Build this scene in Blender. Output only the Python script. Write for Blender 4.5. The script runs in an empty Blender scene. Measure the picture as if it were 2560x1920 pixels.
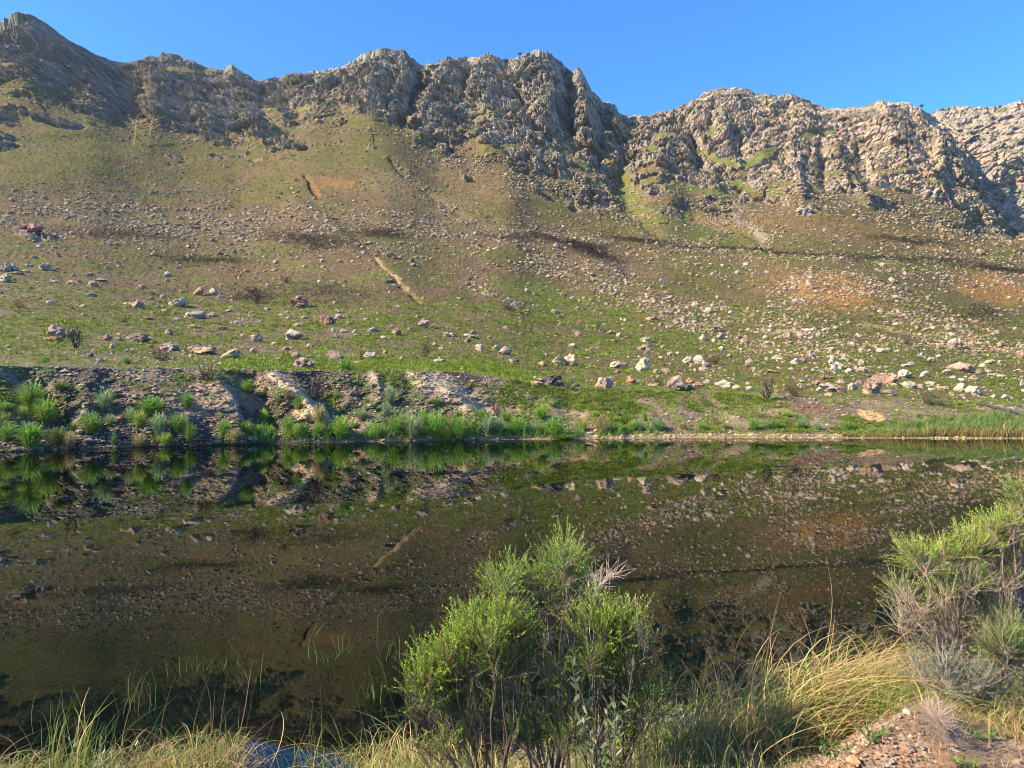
import bpy, math, random
import numpy as np
from mathutils import Vector, Matrix
from mathutils.bvhtree import BVHTree

# ------------------------------------------------------------------ camera, sky, sun
scene = bpy.context.scene
CH = 3.1                       # eye height above the water
FPX, HOR = 1530.0, 870.0       # focal length / horizon row, in units of a 2212 wide picture
cam_d = bpy.data.cameras.new("camera"); cam = bpy.data.objects.new("camera", cam_d)
scene.collection.objects.link(cam)
cam.location = (0, 0, CH)
cam.rotation_euler = (math.radians(90) + math.atan2(HOR - 829.5, FPX), 0, 0)
cam_d.sensor_width = 36; cam_d.lens = 36 * FPX / 2212
cam_d.clip_start = 0.05; cam_d.clip_end = 20000
scene.camera = cam

SUN_EL, SUN_AZ = math.radians(33), math.radians(-109)   # azimuth from +Y (view), negative = left
w = bpy.data.worlds.new("World"); scene.world = w; w.use_nodes = True
nt = w.node_tree; nt.nodes.clear()
sky = nt.nodes.new('ShaderNodeTexSky'); sky.sky_type = 'NISHITA'; sky.sun_disc = False
sky.sun_elevation = SUN_EL; sky.sun_rotation = SUN_AZ
sky.altitude = 1500; sky.air_density = 1.0; sky.dust_density = 0.0; sky.ozone_density = 3.0
bg = nt.nodes.new('ShaderNodeBackground'); bg.inputs[1].default_value = 0.090
wo = nt.nodes.new('ShaderNodeOutputWorld')
tint = nt.nodes.new('ShaderNodeVectorMath'); tint.operation = 'MULTIPLY'; tint.inputs[1].default_value = (0.44, 1.0, 1.66)
nt.links.new(sky.outputs[0], tint.inputs[0]); nt.links.new(tint.outputs[0], bg.inputs[0]); nt.links.new(bg.outputs[0], wo.inputs[0])
sd = bpy.data.lights.new("sun", 'SUN'); sd.energy = 5.0; sd.angle = math.radians(0.5); sd.color = (1, 0.87, 0.62)
so = bpy.data.objects.new("sun", sd); scene.collection.objects.link(so)
sv = Vector((math.sin(SUN_AZ) * math.cos(SUN_EL), math.cos(SUN_AZ) * math.cos(SUN_EL), math.sin(SUN_EL)))
so.rotation_euler = sv.to_track_quat('Z', 'Y').to_euler()
scene.view_settings.view_transform = 'Standard'; scene.view_settings.look = 'None'
scene.view_settings.exposure = 1.47; scene.view_settings.gamma = 1
scene.render.engine = 'CYCLES'
scene.cycles.filter_width = 1.0; scene.cycles.max_bounces = 6; scene.cycles.transparent_max_bounces = 12

# ------------------------------------------------------------------ helpers
rng = np.random.default_rng(7); random.seed(7)
C = scene.collection
_P = rng.permutation(65536).astype(np.int64)
def _h(ix, iy, iz):
    a = _P[(ix + 7919) & 65535]; b = _P[(a + iy) & 65535]; return _P[(b + iz) & 65535]
_G = rng.normal(size=(65536, 3)); _G /= np.linalg.norm(_G, axis=1)[:, None]; _G *= 1.7
_U = rng.random((65536, 4))
def perlin(x, y, z):
    x, y, z = np.broadcast_arrays(x, y, z); sh = x.shape
    x = x.ravel(); y = y.ravel(); z = z.ravel()
    ix = np.floor(x).astype(np.int64); iy = np.floor(y).astype(np.int64); iz = np.floor(z).astype(np.int64)
    fx = x - ix; fy = y - iy; fz = z - iz
    ux = fx * fx * fx * (fx * (fx * 6 - 15) + 10); uy = fy * fy * fy * (fy * (fy * 6 - 15) + 10); uz = fz * fz * fz * (fz * (fz * 6 - 15) + 10)
    r = 0
    for dx in (0, 1):
        wx = ux if dx else 1 - ux
        for dy in (0, 1):
            wy = uy if dy else 1 - uy
            for dz in (0, 1):
                wz = uz if dz else 1 - uz
                g = _G[_h(ix + dx, iy + dy, iz + dz)]
                r = r + wx * wy * wz * (g[:, 0] * (fx - dx) + g[:, 1] * (fy - dy) + g[:, 2] * (fz - dz))
    return r.reshape(sh)
def fbm(x, y, z, octv=4, gain=0.5, lac=2.03):
    r = 0; a = 1.0
    for k in range(octv):
        r = r + a * perlin(x + 17.3 * k, y + 5.1 * k, z + 3.7 * k); x = x * lac; y = y * lac; z = z * lac; a *= gain
    return r
def ridged(x, y, z, octv=4, gain=0.5, lac=2.1):
    r = 0; a = 1.0
    for k in range(octv):
        r = r + a * (1 - 2.2 * np.abs(perlin(x + 11.3 * k, y + 2.1 * k, z + 9.7 * k))); x = x * lac; y = y * lac; z = z * lac; a *= gain
    return r
def voro(x, y, z):
    """distance to the nearest cell point, border distance and a random value for that cell"""
    ix = np.floor(x).astype(np.int64); iy = np.floor(y).astype(np.int64); iz = np.floor(z).astype(np.int64)
    f1 = np.full(x.shape, 9.0); f2 = np.full(x.shape, 9.0); idv = np.zeros(x.shape, np.int64)
    ox = np.zeros(x.shape); oy = np.zeros(x.shape); oz = np.zeros(x.shape)
    for dx in (-1, 0, 1):
        for dy in (-1, 0, 1):
            for dz in (-1, 0, 1):
                hh = _h(ix + dx, iy + dy, iz + dz); u = _U[hh]
                ax = ix + dx + u[:, 0] - x; ay = iy + dy + u[:, 1] - y; az = iz + dz + u[:, 2] - z
                d = ax * ax + ay * ay + az * az
                nw = d < f1
                f2 = np.where(nw, f1, np.minimum(f2, d)); f1 = np.where(nw, d, f1); idv = np.where(nw, hh, idv)
                ox = np.where(nw, ax, ox); oy = np.where(nw, ay, oy); oz = np.where(nw, az, oz)
    return np.sqrt(f1), np.sqrt(f2), idv, (ox, oy, oz)
def sstep(a, b, x):
    t = np.clip((x - a) / (b - a), 0, 1); return t * t * (3 - 2 * t)
def mix(a, b, m): return a * (1 - m[..., None]) + b * m[..., None]

def mk(name, V, F, mat, col=None, parent=None, smooth=False):
    """one mesh object from numpy arrays; F is (n,3) or (n,4), or a list of such arrays"""
    me = bpy.data.meshes.new(name)
    V = np.asarray(V, np.float32).reshape(-1, 3)
    Fs = F if isinstance(F, list) and np.ndim(F[0]) == 2 else [F]
    Fs = [np.asarray(f, np.int32) for f in Fs if len(f)]
    nl = sum(f.size for f in Fs); nf = sum(len(f) for f in Fs)
    me.vertices.add(len(V)); me.vertices.foreach_set("co", V.ravel())
    me.loops.add(nl); me.loops.foreach_set("vertex_index", np.concatenate([f.ravel() for f in Fs]))
    me.polygons.add(nf)
    tot = np.concatenate([np.full(len(f), f.shape[1], np.int32) for f in Fs])
    st = np.concatenate([[0], np.cumsum(tot)[:-1]]).astype(np.int32)
    me.polygons.foreach_set("loop_start", st); me.polygons.foreach_set("loop_total", tot)
    me.polygons.foreach_set("use_smooth", np.full(nf, smooth))
    me.update(calc_edges=True)
    if col is not None:
        at = me.color_attributes.new("Col", 'FLOAT_COLOR', 'POINT')
        c = np.ones((len(V), 4), np.float32); c[:, :3] = np.clip(col, 0, 1); at.data.foreach_set("color", c.ravel())
    if mat: me.materials.append(mat)
    o = bpy.data.objects.new(name, me); C.objects.link(o)
    if parent: o.parent = parent
    return o
def tag(o, label=None, cat=None, group=None, kind=None):
    if label: o['label'] = label
    if cat: o['category'] = cat
    if group: o['group'] = group
    if kind: o['kind'] = kind
    return o
def empty(name, loc):
    o = bpy.data.objects.new(name, None); o.location = loc; o.empty_display_size = 0.2; C.objects.link(o); return o
def at(px, py, D):
    """point at depth D (metres along the view) seen at picture position px, py"""
    th = math.atan2(HOR - 829.5, FPX)
    a = (px - 1106) / FPX; b = (829.5 - py) / FPX
    y = math.cos(th) - b * math.sin(th); z = math.sin(th) + b * math.cos(th)
    return Vector((a / y * D, D, CH + z / y * D))
_th = math.atan2(HOR - 829.5, FPX)
def zrow(py, D):
    b = (829.5 - py) / FPX
    return CH + D * (math.sin(_th) + b * math.cos(_th)) / (math.cos(_th) - b * math.sin(_th))
def xcol(px, py, D):
    b = (829.5 - py) / FPX
    return D * (px - 1106) / FPX / (math.cos(_th) - b * math.sin(_th))

# ------------------------------------------------------------------ materials
def mat_attr(name, rough=0.9, noise=(), bump=(), spec=0.25, transl=0.0, cracks=()):
    """vertex colour x procedural noise; noise = [(scale, detail, lo, hi)], bump = [(scale, strength, dist)]"""
    m = bpy.data.materials.new(name); m.use_nodes = True; n = m.node_tree.nodes; l = m.node_tree.links
    p = n['Principled BSDF']; p.inputs['Roughness'].default_value = rough
    p.inputs['Specular IOR Level'].default_value = spec
    a = n.new('ShaderNodeAttribute'); a.attribute_name = "Col"; cur = a.outputs['Color']
    geo = n.new('ShaderNodeNewGeometry')
    for sc, det, lo, hi in noise:
        t = n.new('ShaderNodeTexNoise'); t.inputs['Scale'].default_value = sc; t.inputs['Detail'].default_value = det; t.inputs['Roughness'].default_value = 0.65
        l.new(geo.outputs['Position'], t.inputs['Vector'])
        r = n.new('ShaderNodeMapRange'); r.inputs[1].default_value = 0.3; r.inputs[2].default_value = 0.7; r.inputs[3].default_value = lo; r.inputs[4].default_value = hi
        l.new(t.outputs['Fac'], r.inputs[0])
        v = n.new('ShaderNodeVectorMath'); v.operation = 'SCALE'
        l.new(cur, v.inputs[0]); l.new(r.outputs[0], v.inputs['Scale']); cur = v.outputs[0]
    l.new(cur, p.inputs['Base Color'])
    prev = None
    for sc, stn, dist in cracks:                      # blocky fracture relief
        t = n.new('ShaderNodeTexVoronoi'); t.feature = 'F1'; t.inputs['Scale'].default_value = sc
        wv = n.new('ShaderNodeTexNoise'); wv.inputs['Scale'].default_value = sc * .8; wv.inputs['Detail'].default_value = 3
        wa = n.new('ShaderNodeVectorMath'); wa.operation = 'MULTIPLY_ADD'; wa.inputs[1].default_value = (1.1 / sc,) * 3
        l.new(geo.outputs['Position'], wv.inputs['Vector']); l.new(wv.outputs['Color'], wa.inputs[0]); l.new(geo.outputs['Position'], wa.inputs[2]); l.new(wa.outputs[0], t.inputs['Vector'])
        b = n.new('ShaderNodeBump'); b.inputs['Strength'].default_value = stn; b.inputs['Distance'].default_value = dist * .6
        l.new(t.outputs['Color'], b.inputs['Height'])
        if prev: l.new(prev, b.inputs['Normal'])
        prev = b.outputs[0]
    for sc, stn, dist in bump:
        t = n.new('ShaderNodeTexNoise'); t.inputs['Scale'].default_value = sc; t.inputs['Detail'].default_value = 5; t.inputs['Roughness'].default_value = 0.7
        l.new(geo.outputs['Position'], t.inputs['Vector'])
        b = n.new('ShaderNodeBump'); b.inputs['Strength'].default_value = stn; b.inputs['Distance'].default_value = dist
        l.new(t.outputs['Fac'], b.inputs['Height'])
        if prev: l.new(prev, b.inputs['Normal'])
        prev = b.outputs[0]
    if prev: l.new(prev, p.inputs['Normal'])
    if transl > 0:
        tr = n.new('ShaderNodeBsdfTranslucent'); l.new(cur, tr.inputs[0])
        mx = n.new('ShaderNodeMixShader'); mx.inputs[0].default_value = transl
        l.new(p.outputs[0], mx.inputs[1]); l.new(tr.outputs[0], mx.inputs[2])
        l.new(mx.outputs[0], n['Material Output'].inputs[0])
    return m
M_slope = mat_attr('slope_soil', 0.95, [(0.9, 6, 0.75, 1.22), (4, 4, 0.6, 1.4)], [(0.8, 0.8, 0.6), (4, 0.6, 0.2)])
M_cliff = mat_attr('cliff_rock', 0.9, [(0.12, 8, 0.7, 1.3), (0.9, 6, 0.6, 1.4)], [(0.35, 0.7, 1.6), (1.6, 0.7, 0.5)], cracks=[(0.22, .8, 2.4), (0.55, .8, 1.2)])
M_rock = mat_attr('boulder_rock', 0.88, [(1.7, 8, 0.62, 1.32), (9, 5, 0.75, 1.2)], [(3.0, 0.7, 0.16), (14, 0.5, 0.03)], cracks=[(2.2, .6, .22)])
M_stone = mat_attr('scree_stone', 0.9, [(3, 3, 0.8, 1.2)])
M_grass = mat_attr('grass_blade', 0.6, transl=0.35)
M_leaf = mat_attr('shrub_leaf', 0.5, transl=0.35, spec=0.35)
M_bark = mat_attr('bark', 0.85, [(60, 4, 0.7, 1.3)])
M_near = mat_attr('bank_soil', 0.95, [(6, 6, 0.7, 1.3), (40, 5, 0.65, 1.35)], [(9, 0.5, 0.05), (60, 0.5, 0.01)])
M_pebble = mat_attr('pebble', 0.85, [(60, 4, 0.8, 1.2)], [(120, 0.3, 0.003)])

def mat_water():
    m = bpy.data.materials.new('lake_water'); m.use_nodes = True; n = m.node_tree.nodes; l = m.node_tree.links; n.clear()
    out = n.new('ShaderNodeOutputMaterial'); mx = n.new('ShaderNodeMixShader'); fr = n.new('ShaderNodeFresnel'); fr.inputs[0].default_value = 1.48
    tr = n.new('ShaderNodeBsdfTransparent'); tr.inputs[0].default_value = (0.60, 0.65, 0.36, 1)
    gl = n.new('ShaderNodeBsdfGlossy'); gl.inputs['Roughness'].default_value = 0.0
    geo = n.new('ShaderNodeNewGeometry'); b = n.new('ShaderNodeBump'); t = n.new('ShaderNodeTexNoise')
    mp = n.new('ShaderNodeMapping'); mp.inputs['Scale'].default_value = (0.8, 2.6, 1)
    t.inputs['Scale'].default_value = 1.6; t.inputs['Detail'].default_value = 2
    b.inputs['Strength'].default_value = 0.016; b.inputs['Distance'].default_value = 0.01
    l.new(geo.outputs['Position'], mp.inputs[0]); l.new(mp.outputs[0], t.inputs['Vector']); l.new(t.outputs['Fac'], b.inputs['Height'])
    l.new(b.outputs[0], gl.inputs['Normal'])
    l.new(fr.outputs[0], mx.inputs[0]); l.new(tr.outputs[0], mx.inputs[1]); l.new(gl.outputs[0], mx.inputs[2]); l.new(mx.outputs[0], out.inputs[0])
    return m
M_water = mat_water()

# ------------------------------------------------------------------ terrain of the far side
def curve(pts, x, sg=0):
    p = np.array(pts, float)
    if not sg: return np.interp(x, p[:, 0], p[:, 1])
    return sum(wt * np.interp(x + k * sg, p[:, 0], p[:, 1]) for k, wt in ((-1.5, .15), (-.75, .22), (0, .26), (.75, .22), (1.5, .15)))
NC = 1340
cols = np.concatenate([np.linspace(-1100, -60, 60)[:-1], np.linspace(-60, 2272, NC), np.linspace(2272, 3300, 60)[1:]])
def Wc(x): return curve([(-1100, 1000), (-400, 990), (0, 976), (200, 969), (400, 962), (700, 955), (1000, 950), (1500, 945), (2212, 947), (3300, 952)], x)
def Tc(x): return curve([(-1100, 780), (0, 785), (300, 792), (500, 799), (750, 803), (1000, 807), (1080, 815), (1150, 835), (1300, 843), (1500, 848), (1800, 858), (2000, 868), (2212, 880), (3300, 890)], x, 50)
def Cc(x): return curve([(-1100, 150), (0, 185), (120, 205), (200, 225), (280, 262), (400, 292), (520, 296), (600, 280), (660, 262), (740, 262), (830, 262), (880, 285), (930, 318), (1020, 345), (1100, 352), (1150, 385), (1230, 415), (1340, 442), (1420, 438), (1500, 452), (1600, 458), (1680, 436), (1750, 425), (1860, 440), (1950, 462), (2050, 492), (2120, 502), (2212, 510), (3300, 560)], x, 14)
SKY = [(-1100, 20), (-300, 50), (0, 62), (30, 52), (65, 50), (100, 62), (135, 80), (170, 100), (215, 122), (262, 134), (300, 132), (322, 121), (345, 117), (385, 119), (415, 128), (445, 146), (480, 152), (498, 147), (520, 158), (560, 172), (600, 166), (635, 158), (660, 160), (700, 154), (735, 148), (765, 136), (800, 122), (840, 115), (875, 116), (900, 132), (915, 140), (940, 136), (970, 127), (1010, 124), (1045, 121), (1075, 128), (1100, 129), (1125, 124), (1150, 118), (1185, 120), (1205, 128), (1225, 148), (1240, 157), (1252, 156), (1268, 176), (1280, 200), (1300, 214), (1328, 226), (1338, 243), (1360, 243), (1400, 248), (1440, 240), (1480, 224), (1520, 203), (1560, 190), (1600, 188), (1640, 200), (1680, 206), (1715, 203), (1735, 214), (1780, 232), (1830, 236), (1870, 233), (1920, 219), (1960, 222), (1985, 234), (2010, 246), (2050, 270), (2080, 300), (2110, 350), (2150, 420), (2185, 490), (2230, 520), (3300, 600)]
def Rc(x):
    r = curve(SKY, x); return np.minimum(r, Cc(x) - 6)
def DWc(x): return CH * FPX * 0.995 / (Wc(x) - HOR) * 1.0
def DTc(x): return DWc(x) + curve([(-1100, 7), (0, 7), (500, 8), (1000, 8.5), (1500, 11), (2212, 15), (3300, 18)], x, 60)
def DCc(x): return curve([(-1100, 420), (0, 430), (300, 450), (600, 470), (900, 460), (1100, 450), (1400, 450), (1700, 465), (2000, 490), (2212, 520), (3300, 650)], x, 60)
def DRc(x): return DCc(x) + curve([(-1100, 80), (0, 90), (200, 95), (290, 135), (450, 140), (560, 130), (750, 90), (880, 95), (1000, 115), (1200, 135), (1300, 150), (1400, 160), (1560, 140), (1800, 130), (2000, 95), (2100, 50), (2200, 10), (3300, 10)], x)

def polyd(px, py, pts):
    """signed distance to a polyline in picture units (positive to its right) """
    best = np.full(px.shape, 1e9); sg = np.ones(px.shape)
    for (x0, y0), (x1, y1) in zip(pts[:-1], pts[1:]):
        dx, dy = x1 - x0, y1 - y0; L = dx * dx + dy * dy
        t = np.clip(((px - x0) * dx + (py - y0) * dy) / L, 0, 1)
        ex = px - x0 - t * dx; ey = py - y0 - t * dy; d = np.hypot(ex, ey)
        m = d < best; best = np.where(m, d, best); sg = np.where(m, np.sign(ex * abs(dy) - ey * dx * np.sign(dy if dy else 1)), sg)
    return best * sg
def feature(px, py, pts, wl, wr, amp):
    d = polyd(px, py, pts); w_ = np.where(d < 0, wl, wr); return amp * np.exp(-(d / w_) ** 2)
def ell(px, py, cx, cy, rx, ry, ang=0.0):
    a = math.radians(ang); dx = px - cx; dy = py - cy
    u = dx * math.cos(a) + dy * math.sin(a); v = -dx * math.sin(a) + dy * math.cos(a)
    return np.exp(-((u / rx) ** 2 + (v / ry) ** 2))

nb, nk, ns, nr, nz = 10, 120, 350, 310, 22
rows = nb + nk + ns + nr + nz; ncol = len(cols)
PX = np.broadcast_to(cols, (rows, ncol)).copy(); PY = np.zeros((rows, ncol)); DD = np.zeros((rows, ncol)); ZZ = np.zeros((rows, ncol))
W_, T_, C_, R_ = Wc(cols), Tc(cols), Cc(cols), Rc(cols)
DW, DT, DC, DR = DWc(cols), DTc(cols), DCc(cols), DRc(cols)
r0 = 0
for i in range(nb):                                   # under water
    t = i / nb; PY[i] = W_; DD[i] = DW - 9 * (1 - t); ZZ[i] = -2.9 * (1 - t) ** 1.3
r0 = nb
for i in range(nk):                                   # the eroded bank
    t = i / nk; PY[r0 + i] = W_ + (T_ - W_) * t; DD[r0 + i] = DW + (DT - DW) * t
r0 += nk
for i in range(ns):                                   # the hillside: log depth against angle
    t = i / ns; PY[r0 + i] = T_ + (C_ - T_) * t; DD[r0 + i] = DT + (DC - DT) * t ** 0.96
r0 += ns
for i in range(nr):                                   # the crags
    t = i / (nr - 1); PY[r0 + i] = C_ + (R_ - C_) * t; DD[r0 + i] = DC + (DR - DC) * t ** 1.15
r0 += nr
land = slice(nb, nb + nk + ns + nr)
ZZ[land] = zrow(PY[land], DD[land])
for i in range(nz):                                   # behind the skyline
    t = (i + 1) / nz; PY[r0 + i] = R_; DD[r0 + i] = DR + 420 * t ** 1.7; ZZ[r0 + i] = ZZ[r0 - 1] - 150 * t ** 1.5 + 3 * min(1, t * 8)
b_i = np.zeros((rows, 1)); b_i[nb:nb + nk, 0] = np.arange(nk) / nk
XX = xcol(PX, PY, DD)
# --- bank gullies and spurs
bank = np.zeros(rows); bank[nb:nb + nk] = np.sin(np.pi * np.clip(np.arange(nk) / nk * 0.92 + 0.05, 0, 1)) ** 0.6
bank[nb + nk:nb + nk + 6] = np.linspace(bank[nb + nk - 1], 0, 6)
bank = bank[:, None] * sstep(2300, 1700, PX)
bo = 0
for pts, wl, wr, amp in [
    ([(60, 800), (100, 850), (150, 930)], 50, 22, 1.7), ([(200, 795), (170, 960)], 25, 25, -0.8),
    ([(330, 800), (380, 860), (420, 950)], 90, 30, -1.5), ([(455, 800), (500, 850), (525, 960)], 70, 7, -1.9),
    ([(520, 800), (560, 850), (590, 930)], 25, 22, 2.0), ([(590, 805), (650, 850), (700, 905)], 26, 7, -2.0),
    ([(655, 805), (700, 850), (745, 920)], 18, 40, 1.7), ([(760, 805), (790, 850)], 22, 22, 1.0), ([(810, 800), (820, 840)], 10, 5, -0.8),
    ([(870, 803), (880, 840)], 20, 16, 1.2), ([(900, 806), (960, 838), (1045, 905)], 55, 10, -1.7),
    ([(990, 820), (1090, 925)], 16, 50, 0.8), ([(1220, 880), (1260, 930)], 20, 30, 0.7), ([(1290, 860), (1340, 930)], 30, 12, -0.6),
    ([(1540, 870), (1570, 905)], 20, 20, 0.4), ([(1850, 860), (1890, 905)], 35, 20, 0.8)]:
    bo = bo + feature(PX, PY, pts, wl, wr, amp)
DD = DD + bo * bank
# --- large shapes of the crags (metres along the view: + recess, - buttress)
rock_t = np.zeros(rows); rock_t[nb + nk + ns:nb + nk + ns + nr] = 1; rock_t[nb + nk + ns + nr:] = np.linspace(1, 0.2, nz)
fade = np.zeros(rows); q = nb + nk + ns
fade[q - 50:q] = np.linspace(0, 0.8, 50); fade[q:q + 20] = np.linspace(0.8, 1, 20); fade[q + 20:q + nr] = 1; fade[q + nr:] = np.linspace(1, 0, nz)
co = 0
for pts, wl, wr, amp in [
    ([(40, 60), (30, 130), (60, 180)], 80, 60, -22), ([(110, 90), (180, 140), (230, 200)], 30, 60, -8),
    ([(262, 140), (300, 190), (295, 250)], 70, 22, 26), ([(340, 170), (330, 240)], 18, 50, -18), ([(430, 185), (450, 260)], 40, 30, -10),
    ([(510, 160), (540, 230), (560, 280)], 45, 18, -14), ([(600, 175), (625, 230), (650, 262)], 25, 26, 18), ([(560, 200), (640, 250)], 12, 12, 8),
    ([(690, 170), (700, 240)], 45, 30, -8), ([(820, 120), (790, 190), (800, 260)], 60, 35, -16), ([(872, 118), (870, 180), (850, 240)], 20, 12, -8),
    ([(914, 140), (895, 200), (870, 262)], 12, 15, 22), ([(960, 135), (930, 200), (900, 290)], 22, 26, -12), ([(1010, 130), (1000, 210)], 14, 14, 10),
    ([(1060, 125), (1040, 190), (1060, 250)], 30, 32, -10), ([(1095, 135), (1120, 200), (1150, 270)], 14, 14, 9), ([(1175, 120), (1190, 190), (1180, 260)], 45, 20, -16),
    ([(1222, 155), (1225, 220), (1230, 290)], 12, 10, 16), ([(1250, 160), (1265, 230), (1280, 300)], 20, 14, -16), ([(1300, 220), (1310, 290)], 12, 16, 12),
    ([(1200, 225), (1240, 300), (1290, 340)], 10, 12, 9),
    ([(960, 270), (1050, 310)], 40, 26, -12), ([(1080, 300), (1200, 370), (1330, 435)], 45, 16, -13), ([(1160, 280), (1290, 350), (1345, 400)], 14, 18, 14),
    ([(1345, 380), (1355, 450)], 30, 30, 16), ([(1330, 235), (1328, 290)], 18, 10, -9), ([(1360, 245), (1370, 300), (1345, 390)], 18, 18, 8),
    ([(1440, 300), (1420, 380), (1450, 430)], 50, 26, -22), ([(1500, 305), (1510, 360)], 16, 14, 18), ([(1470, 290), (1490, 340)], 20, 10, -10),
    ([(1530, 345), (1580, 400), (1680, 450)], 20, 24, 14), ([(1545, 222), (1535, 260)], 10, 12, 14), ([(1500, 245), (1515, 300)], 14, 12, -12), ([(1560, 265), (1580, 310)], 18, 12, -12),
    ([(1590, 300), (1600, 330)], 16, 16, 12), ([(1700, 225), (1705, 270)], 16, 10, 8), ([(1650, 330), (1690, 360)], 24, 16, -8), ([(1720, 340), (1735, 410)], 22, 10, -12),
    ([(1770, 320), (1780, 400)], 10, 12, 12), ([(1810, 315), (1830, 380)], 22, 8, -12), ([(1850, 320), (1870, 400)], 10, 14, 10), ([(1860, 400), (1880, 435)], 22, 10, -12),
    ([(1920, 240), (1960, 300), (2010, 380), (2080, 470)], 60, 12, -14), ([(2012, 246), (2052, 280), (2092, 330), (2130, 400), (2192, 500)], 12, 30, 75), ([(2030, 300), (2040, 390)], 20, 8, -10)]:
    co = co + feature(PX, PY, pts, wl, wr, amp)
DD = DD + 0.8 * co * fade[:, None] * sstep(2240, 2150, PX)
# rebuild the positions: recesses keep their place in the picture, so z follows depth
ZZ[land] = zrow(PY[land], DD[land]); XX = xcol(PX, PY, DD)
ZZ[nb + nk + ns + nr:] += 0
P = np.stack([XX, DD, ZZ], -1)
# --- rock mask
x, y, z = P[..., 0], P[..., 1], P[..., 2]
nA = fbm(x / 60, y / 60, z / 60, 4); nB = fbm(x / 14 + 9, y / 14, z / 14, 4)
tt = (C_ - PY) ; tt = np.where(np.arange(rows)[:, None] >= q + nr, 60, tt)
rock = sstep(-14, 16, tt + 30 * nA + 44 * nB)
below = np.arange(rows)[:, None] < q - 90
rock = np.where(below, 0, rock)
def addrock(cx, cy, rx, ry, ang=0):
    global rock
    rock = np.maximum(rock, sstep(0.30, 0.55, ell(PX, PY, cx, cy, rx, ry, ang) * (1 + 0.45 * nB + 0.2 * nA)))
for a in [(125, 266, 60, 13, 12), (15, 255, 34, 22, 15), (15, 310, 30, 22, 0), (30, 235, 40, 10, 10), (475, 305, 40, 12, 10), (420, 280, 90, 12, 8), (590, 310, 30, 7, 0), (640, 320, 22, 6, 0),
          (200, 240, 60, 12, 20), (540, 275, 90, 22, 10), (1745, 455, 24, 16, 10), (1560, 460, 70, 10, 12), (1850, 425, 30, 20, 30), (1450, 440, 40, 12, 0), (1010, 385, 14, 5, 0), (920, 362, 40, 4, 4),
          (75, 506, 50, 14, 5), (425, 497, 18, 7, 0), (1265, 430, 70, 14, 18)]:
    addrock(*a)
rock = np.maximum(rock, sstep(.42, .62, nB + .25 * nA) * sstep(-95, -15, tt) * ~below)
# grassy ledges inside the crags
ledge = 0
for a in [(420, 155, 55, 7, -4), (385, 150, 40, 6, 0), (870, 290, 40, 14, 0), (590, 250, 20, 30, -50), (1350, 400, 18, 55, -20), (1360, 430, 26, 22, 0), (1300, 330, 30, 8, 35),
          (1560, 350, 60, 9, 22), (1600, 400, 45, 10, 25), (1550, 420, 40, 10, 20), (1535, 285, 10, 24, 0), (1640, 340, 50, 14, -30), (1250, 350, 60, 8, 30), (1680, 420, 30, 10, 20),
          (1020, 280, 40, 9, -30), (660, 235, 30, 8, -10), (1420, 320, 25, 8, 0), (1440, 290, 30, 7, 0), (1760, 290, 50, 8, -10), (1480, 400, 40, 10, 10)]:
    ledge = np.maximum(ledge, sstep(0.30, 0.6, ell(PX, PY, *a) * (1 + 0.5 * nB)))
rock = rock * (1 - 0.85 * ledge)
brk = fbm(x / 38 + 50, y / 38, z / 16, 3); rock = rock * (1 - .9 * sstep(.12, .42, brk + .25 * sstep(110, 10, tt) - .1) * sstep(190, 60, tt) * sstep(600, 800, PX))
# --- rocky relief
sel = rock > 0.02
X1, Y1, Z1 = x[sel], y[sel], z[sel]; rm = rock[sel]
wx = 4 * perlin(X1 / 19, Y1 / 19, Z1 / 19); wz = 4 * perlin(X1 / 19 + 40, Y1 / 19, Z1 / 19)
disp = np.zeros(X1.shape); up = np.zeros(X1.shape)
Xw = X1 + wx; Zw = Z1 + wz - 0.25 * X1
disp += 2.3 * ridged(X1 / 42, Y1 / 42, Z1 / 50, 3)
bed = Z1 * .93 + X1 * np.where(PX[sel] < 1400, .34, -.42) + 5 * perlin(X1 / 34, Y1 / 34, Z1 / 34) + 1.2 * perlin(X1 / 7, Y1 / 7, Z1 / 7)
for pd, am in ((12.5, 1.7), (5.2, .85)):
    ph = (bed / pd + .3) % 1; disp += am * (np.minimum(ph / .82, (1 - ph) / .18) - .5) * (.4 + 1.2 * _U[_h(np.floor(bed / pd).astype(np.int64), 3, 5)][:, 0])
for s, a in ((24, 3.0), (11, 2.1), (5.0, 1.5), (2.3, 0.95)):
    f1, f2, idv, off = voro((Xw + .35 * Zw) / s + s, Y1 / s, (Zw - .3 * Xw) / (s * .85))
    u = _U[idv]
    # each block: its own height and its own tilted face, with joints between blocks
    disp += a * ((u[:, 3] - 0.5) * 1.5 + (u[:, 0] - 0.5) * off[0] * 2.0 + (u[:, 1] - 0.5) * off[2] * 2.0 - 0.9 * sstep(0.16, 0.0, f2 - f1))
disp += 0.3 * fbm(X1 / 2.6, Y1 / 2.6, Z1 / 1.3, 2)
disp -= 1.0
cap = np.ones((rows, ncol)); cap[q:q + nr] = (1 - .65 * sstep(.8, 1, np.arange(nr) / nr))[:, None]; cap[q + nr:] = np.linspace(.35, 0.2, nz)[:, None]
Dn = disp * rm * cap[sel]
sc_ = (Y1 / 420.0)
Dn = Dn * (1 - .38 * sstep(1420, 1650, PX[sel])); strat = np.sin((Z1 * .9 + X1 * .55 + 3 * perlin(X1 / 12, Y1 / 12, Z1 / 12)) * 1.35) * .5 * sstep(1300, 1600, PX[sel]) * rm * cap[sel]; Dn = Dn + strat
P[..., 1][sel] -= Dn * 0.92 * sc_; P[..., 2][sel] += Dn * 0.40 * sc_; P[..., 0][sel] -= 0.22 * Dn * sc_
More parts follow.
